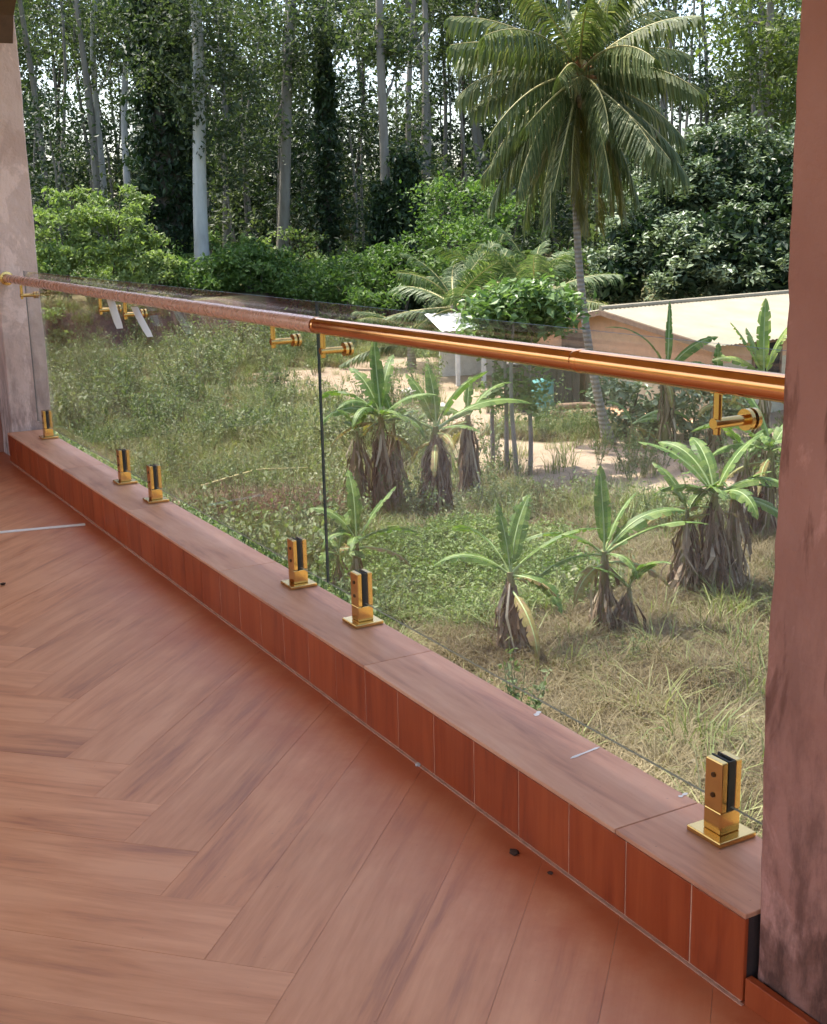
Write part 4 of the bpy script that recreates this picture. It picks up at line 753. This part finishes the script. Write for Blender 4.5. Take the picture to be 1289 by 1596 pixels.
for q in range(620):      # the far wall of leaves, with the few places where the sky looks through
    px, py, D = rng.uniform(-420, 1700), rng.uniform(-260, 420), rng.uniform(96, 128)
    if any(((px - a) / (b * .9 + 26)) ** 2 + ((py - c) / (d * .9 + 26)) ** 2 < 1 for a, c, b, d in GAPS): continue
    c = at_d(px, py, D); c[2] = max(c[2], gz(c[0], c[1]) + 1.0); r_ = rng.uniform(1.3, 2.9); mi = int(rng.choice([0, 2, 3], p=[.45, .40, .15]))
    add_leaves(fm, rng, crown_pts(rng, [(c, (r_, r_, r_ * .8))], 420, .6, 26), .44, mi=mi)
for q in range(300):
    px, py, D = rng.uniform(-420, 1700), rng.uniform(215, 420), rng.uniform(84, 112)
    if 95 < px < 205 and py < 250: continue
    c = at_d(px, py, D); c[2] = max(c[2], gz(c[0], c[1]) + .6); r_ = rng.uniform(1.2, 2.4); add_leaves(fm, rng, crown_pts(rng, [(c, (r_, r_, r_ * .8))], 400, .5, 26), .38, mi=int(rng.choice([0, 2])))
for q in range(230):      # understorey
    az = rng.uniform(R(0), R(66)); azd = math.degrees(az); D = rng.uniform(62, 100); x, y = D * math.sin(az), D * math.cos(az); z = gz(x, y); h = rng.uniform(2.0, 4.5) * (1.0 if azd < 17 else 1.75)
    lb_ = [((x + rng.normal() * .8, y + rng.normal() * .8, z + h * f), (rng.uniform(1.0, 1.9), rng.uniform(1.0, 1.9), h * .3)) for f in (.3, .55, .85)]
    add_leaves(fm, rng, crown_pts(rng, lb_, 620, .42, 24), .28, mi=0 if rng.random() < .45 else 2)
stuff(fm.build('forest', [MT['leaf_forest'], MT['bark_grey'], MT['leaf_dark'], MT['leaf_lime']]))['label'] = 'tangled forest behind the field'

um = MB()        # continuous undergrowth along the forest foot
for q in range(120):
    az = rng.uniform(R(2), R(38)); azd = math.degrees(az); D = rng.uniform(55, 63) + (8 if azd > 26 else 0); x, y = D * math.sin(az), D * math.cos(az); z = gz(x, y); h = rng.uniform(.7, 2.6)
    lb_ = [((x + rng.normal() * .7, y + rng.normal() * .7, z + h * f), (rng.uniform(.5, 1.2), rng.uniform(.5, 1.2), h * .3)) for f in (.35, .8)]
    add_leaves(um, rng, crown_pts(rng, lb_, 420, .22, 26), .2, mi=0 if rng.random() < .6 else 1)
stuff(um.build('undergrowth', [MT['leaf_under'], MT['leaf_bright']]))['label'] = 'green undergrowth along the forest foot'

# ------------------------------------------------------------------ ground cover (instanced tufts)
def tuft(name, m_, rng, n, h, spread, lean, w):
    mb = MB()
    for q in range(n):
        a = rng.random() * 6.283; r_ = spread * math.sqrt(rng.random()); b = np.array([r_ * math.cos(a), r_ * math.sin(a), -.03]); a2 = a + rng.normal() * .9; l = h * rng.uniform(.45, 1.15); e = lean * rng.uniform(.3, 1.6)
        d = np.array([math.cos(a2), math.sin(a2), 0]); s_ = np.array([-d[1], d[0], 0]); ww = w * rng.uniform(.6, 1.3)
        p1 = b + d * l * .25 * e + [0, 0, l * .5]; p2 = p1 + d * l * .42 * e + [0, 0, l * .36 * (1.1 - .5 * e)]; p3 = p2 + d * l * .35 * e + [0, 0, l * .18 * (1 - e)]
        mb.add([b + s_ * ww, b - s_ * ww, p1 + s_ * ww * .85, p1 - s_ * ww * .85, p2 + s_ * ww * .5, p2 - s_ * ww * .5, p3], [(0, 1, 3, 2), (2, 3, 5, 4)], [(4, 5, 6)])
    return bpy.data.objects.new(name, mb.mesh(name, m_))
def weed(name, m_, rng, nst, h, leafsz, per=12):
    mb = MB()
    for q in range(nst):
        a = rng.random() * 6.283; t0 = np.array([math.cos(a), math.sin(a), 0]) * .08 * rng.random(); l = h * rng.uniform(.5, 1.1); d = np.array([math.cos(a) * .35, math.sin(a) * .35, 1]) + rng.normal(size=3) * .1
        mb.tube([t0, t0 + d * l * .5, t0 + d * l], [.006, .005, .002], 3, False)
        ts = rng.uniform(.2, 1.0, per); C = t0 + d * (l * ts)[:, None] + rng.normal(size=(per, 3)) * leafsz * .7; add_leaves(mb, rng, C, leafsz, aspect=.5, upb=.7)
    return bpy.data.objects.new(name, mb.mesh(name, m_))
def scatter(name, label, pts, scl, protos, rng):
    coll = bpy.data.collections.new(name + '_tufts')
    for p in protos: coll.objects.link(p)
    n = len(pts); me = bpy.data.meshes.new(name); me.vertices.add(n); me.vertices.foreach_set('co', np.asarray(pts, np.float32).ravel())
    for nm, ty, val in (('sc', 'FLOAT', np.asarray(scl, np.float32)), ('rz', 'FLOAT', (rng.random(n) * 6.283).astype(np.float32)), ('ix', 'INT', rng.integers(0, len(protos), n).astype(np.int32))):
        at_ = me.attributes.new(nm, ty, 'POINT'); at_.data.foreach_set('value', val)
    me.materials.append(protos[0].data.materials[0])
    o = link(name, me); ng = bpy.data.node_groups.new(name, 'GeometryNodeTree'); ng.interface.new_socket('Geometry', in_out='INPUT', socket_type='NodeSocketGeometry'); ng.interface.new_socket('Geometry', in_out='OUTPUT', socket_type='NodeSocketGeometry')
    N = ng.nodes; L = ng.links; gi = N.new('NodeGroupInput'); go = N.new('NodeGroupOutput'); ci = N.new('GeometryNodeCollectionInfo'); ci.inputs['Collection'].default_value = coll; ci.inputs['Separate Children'].default_value = True; ci.inputs['Reset Children'].default_value = True
    ip = N.new('GeometryNodeInstanceOnPoints'); ip.inputs['Pick Instance'].default_value = True
    def att(nm, ty): a = N.new('GeometryNodeInputNamedAttribute'); a.data_type = ty; a.inputs['Name'].default_value = nm; return a.outputs['Attribute']
    cx = N.new('ShaderNodeCombineXYZ'); L.new(att('rz', 'FLOAT'), cx.inputs[2]); e2 = N.new('FunctionNodeEulerToRotation'); L.new(cx.outputs[0], e2.inputs[0])
    L.new(gi.outputs[0], ip.inputs['Points']); L.new(ci.outputs[0], ip.inputs['Instance']); L.new(att('ix', 'INT'), ip.inputs['Instance Index']); L.new(e2.outputs[0], ip.inputs['Rotation']); L.new(att('sc', 'FLOAT'), ip.inputs['Scale']); L.new(ip.outputs[0], go.inputs[0])
    md = o.modifiers.new('scatter', 'NODES'); md.node_group = ng; stuff(o); o['label'] = label; return o
rng = np.random.default_rng(5)
def sample(dens):
    out = []
    for d0, d1, dn in dens:
        n = int(.5 * R(78) * (d1 ** 2 - d0 ** 2) * dn); D = np.sqrt(rng.uniform(d0 ** 2, d1 ** 2, n)); az = R(-6) + R(78) * rng.random(n); out.append(np.stack([D * np.sin(az), D * np.cos(az)], 1))
    P = np.vstack(out); return P[P[:, 0] > 2.0]
def finish(P, keep): P = P[keep]; return np.column_stack([P, height(P[:, 0], P[:, 1])])
P = sample([(3, 16, 75), (16, 28, 34), (28, 52, 15)]); x, y = P.T; D = np.hypot(x, y); u = rng.random(len(P)); dr = dry_at(x, y); di = dirt_at(x, y) + .35 * wob(x * 2.3, y * 2.3)
ok = (di < .42) | (rng.random(len(P)) < .05)
pc = at_z(690, 905, GZ); cov = (np.hypot(x - pc[0], y - pc[1]) + .4 * wob(x * 2, y * 2)) < 2.0
isdry = u < np.clip(dr * 1.15, 0, .95)
K = ok & isdry & ~cov; scatter('dry_grass', 'dry straw coloured grass', finish(P, K), rng.uniform(.6, 1.25, K.sum()) * np.where(D[K] > 20, 1.1, .95), [tuft('dry_tuft', MT['grass_dry'], rng, 46, .34, .17, 1.15, .0045) for _ in range(5)], rng)
u2 = rng.random(len(P)); K = ok & ~isdry & ~cov & (u2 < .72); scatter('green_grass', 'green weedy grass', finish(P, K), rng.uniform(.6, 1.35, K.sum()) * (1 + .45 * wob(x[K] * 1.1, y[K] * 1.1)), [tuft('green_tuft', MT['grass_green'], rng, 44, .46, .16, .85, .0055) for _ in range(5)], rng)
K = ok & ~isdry & ~cov & (u2 >= .72) & ((D > 15) | (u2 > .93)); scatter('weeds', 'leafy weeds and low shrubs', finish(P, K), rng.uniform(.5, 1.35, K.sum()) * np.where(D[K] > 30, 1.25, 1.0) * (1 + .5 * wob(x[K] * .9 + 5, y[K] * .9)), [weed('weed_tuft', MT['weed'], rng, 9, .78, .055, 22) for _ in range(5)], rng)
P2 = sample([(10, 22, 70)]); x2, y2 = P2.T; K2 = (np.hypot(x2 - pc[0], y2 - pc[1]) + .5 * wob(x2 * 2, y2 * 2)) < 2.3; scatter('ground_cover', 'bright green creeping ground cover', finish(P2, K2), rng.uniform(.6, 1.2, K2.sum()), [weed('cover_tuft', MT['cover'], rng, 12, .30, .045, 15) for _ in range(5)], rng)
pd = gpt(400, 820); P3 = sample([(12, 30, 40)]); x3, y3 = P3.T; ax = unit(ray(480, 800)[:2] - ray(340, 800)[:2]); dx = (x3 - pd[0]) * ax[0] + (y3 - pd[1]) * ax[1]; dy = -(x3 - pd[0]) * ax[1] + (y3 - pd[1]) * ax[0]
K3 = (dx / 1.6) ** 2 + (dy / .7) ** 2 < 1 + .4 * wob(x3 * 3, y3 * 3); scatter('withered_weeds', 'brown withered weeds', finish(P3, K3), rng.uniform(.7, 1.2, K3.sum()), [tuft('withered_tuft', MT['deadweed'], rng, 50, .6, .18, .7, .007) for _ in range(4)], rng)
# fallen dry cane, stones
A = gpt(316, 797); B = gpt(482, 774); o = MB().tube([(0, 0, .45), tuple((B - A) * .5 + [0, 0, .62]), tuple((B - A) + [0, 0, .55])], [.018, .015, .007], 6).build('dry_cane', MT['straw'], loc=A, smooth=True); tag(o, 'long pale dry cane lying across the weeds behind the middle glass', 'cane')
for q, (px, py, r_, lb) in enumerate(((1080, 1208, .11, 'pale flat stone in dry grass behind the closest spigot'), (1165, 1134, .08, 'small pale stone in dry grass near the column edge'), (1172, 1170, .09, 'pale stone just below the small one near the column edge'), (700, 790, .14, 'pale stone at the foot of the banana with big raised leaves'), (640, 620, .35, 'low mound of rubble in the bare yard'), (690, 640, .25, 'grey stone in the bare yard behind the raised banana leaves'))):
    P = gpt(px, py); crumb('stone', P[0], P[1], P[2] + (.05 if q < 3 else 0), r_, MT['rock'], lb, 'stone', 100 + q)
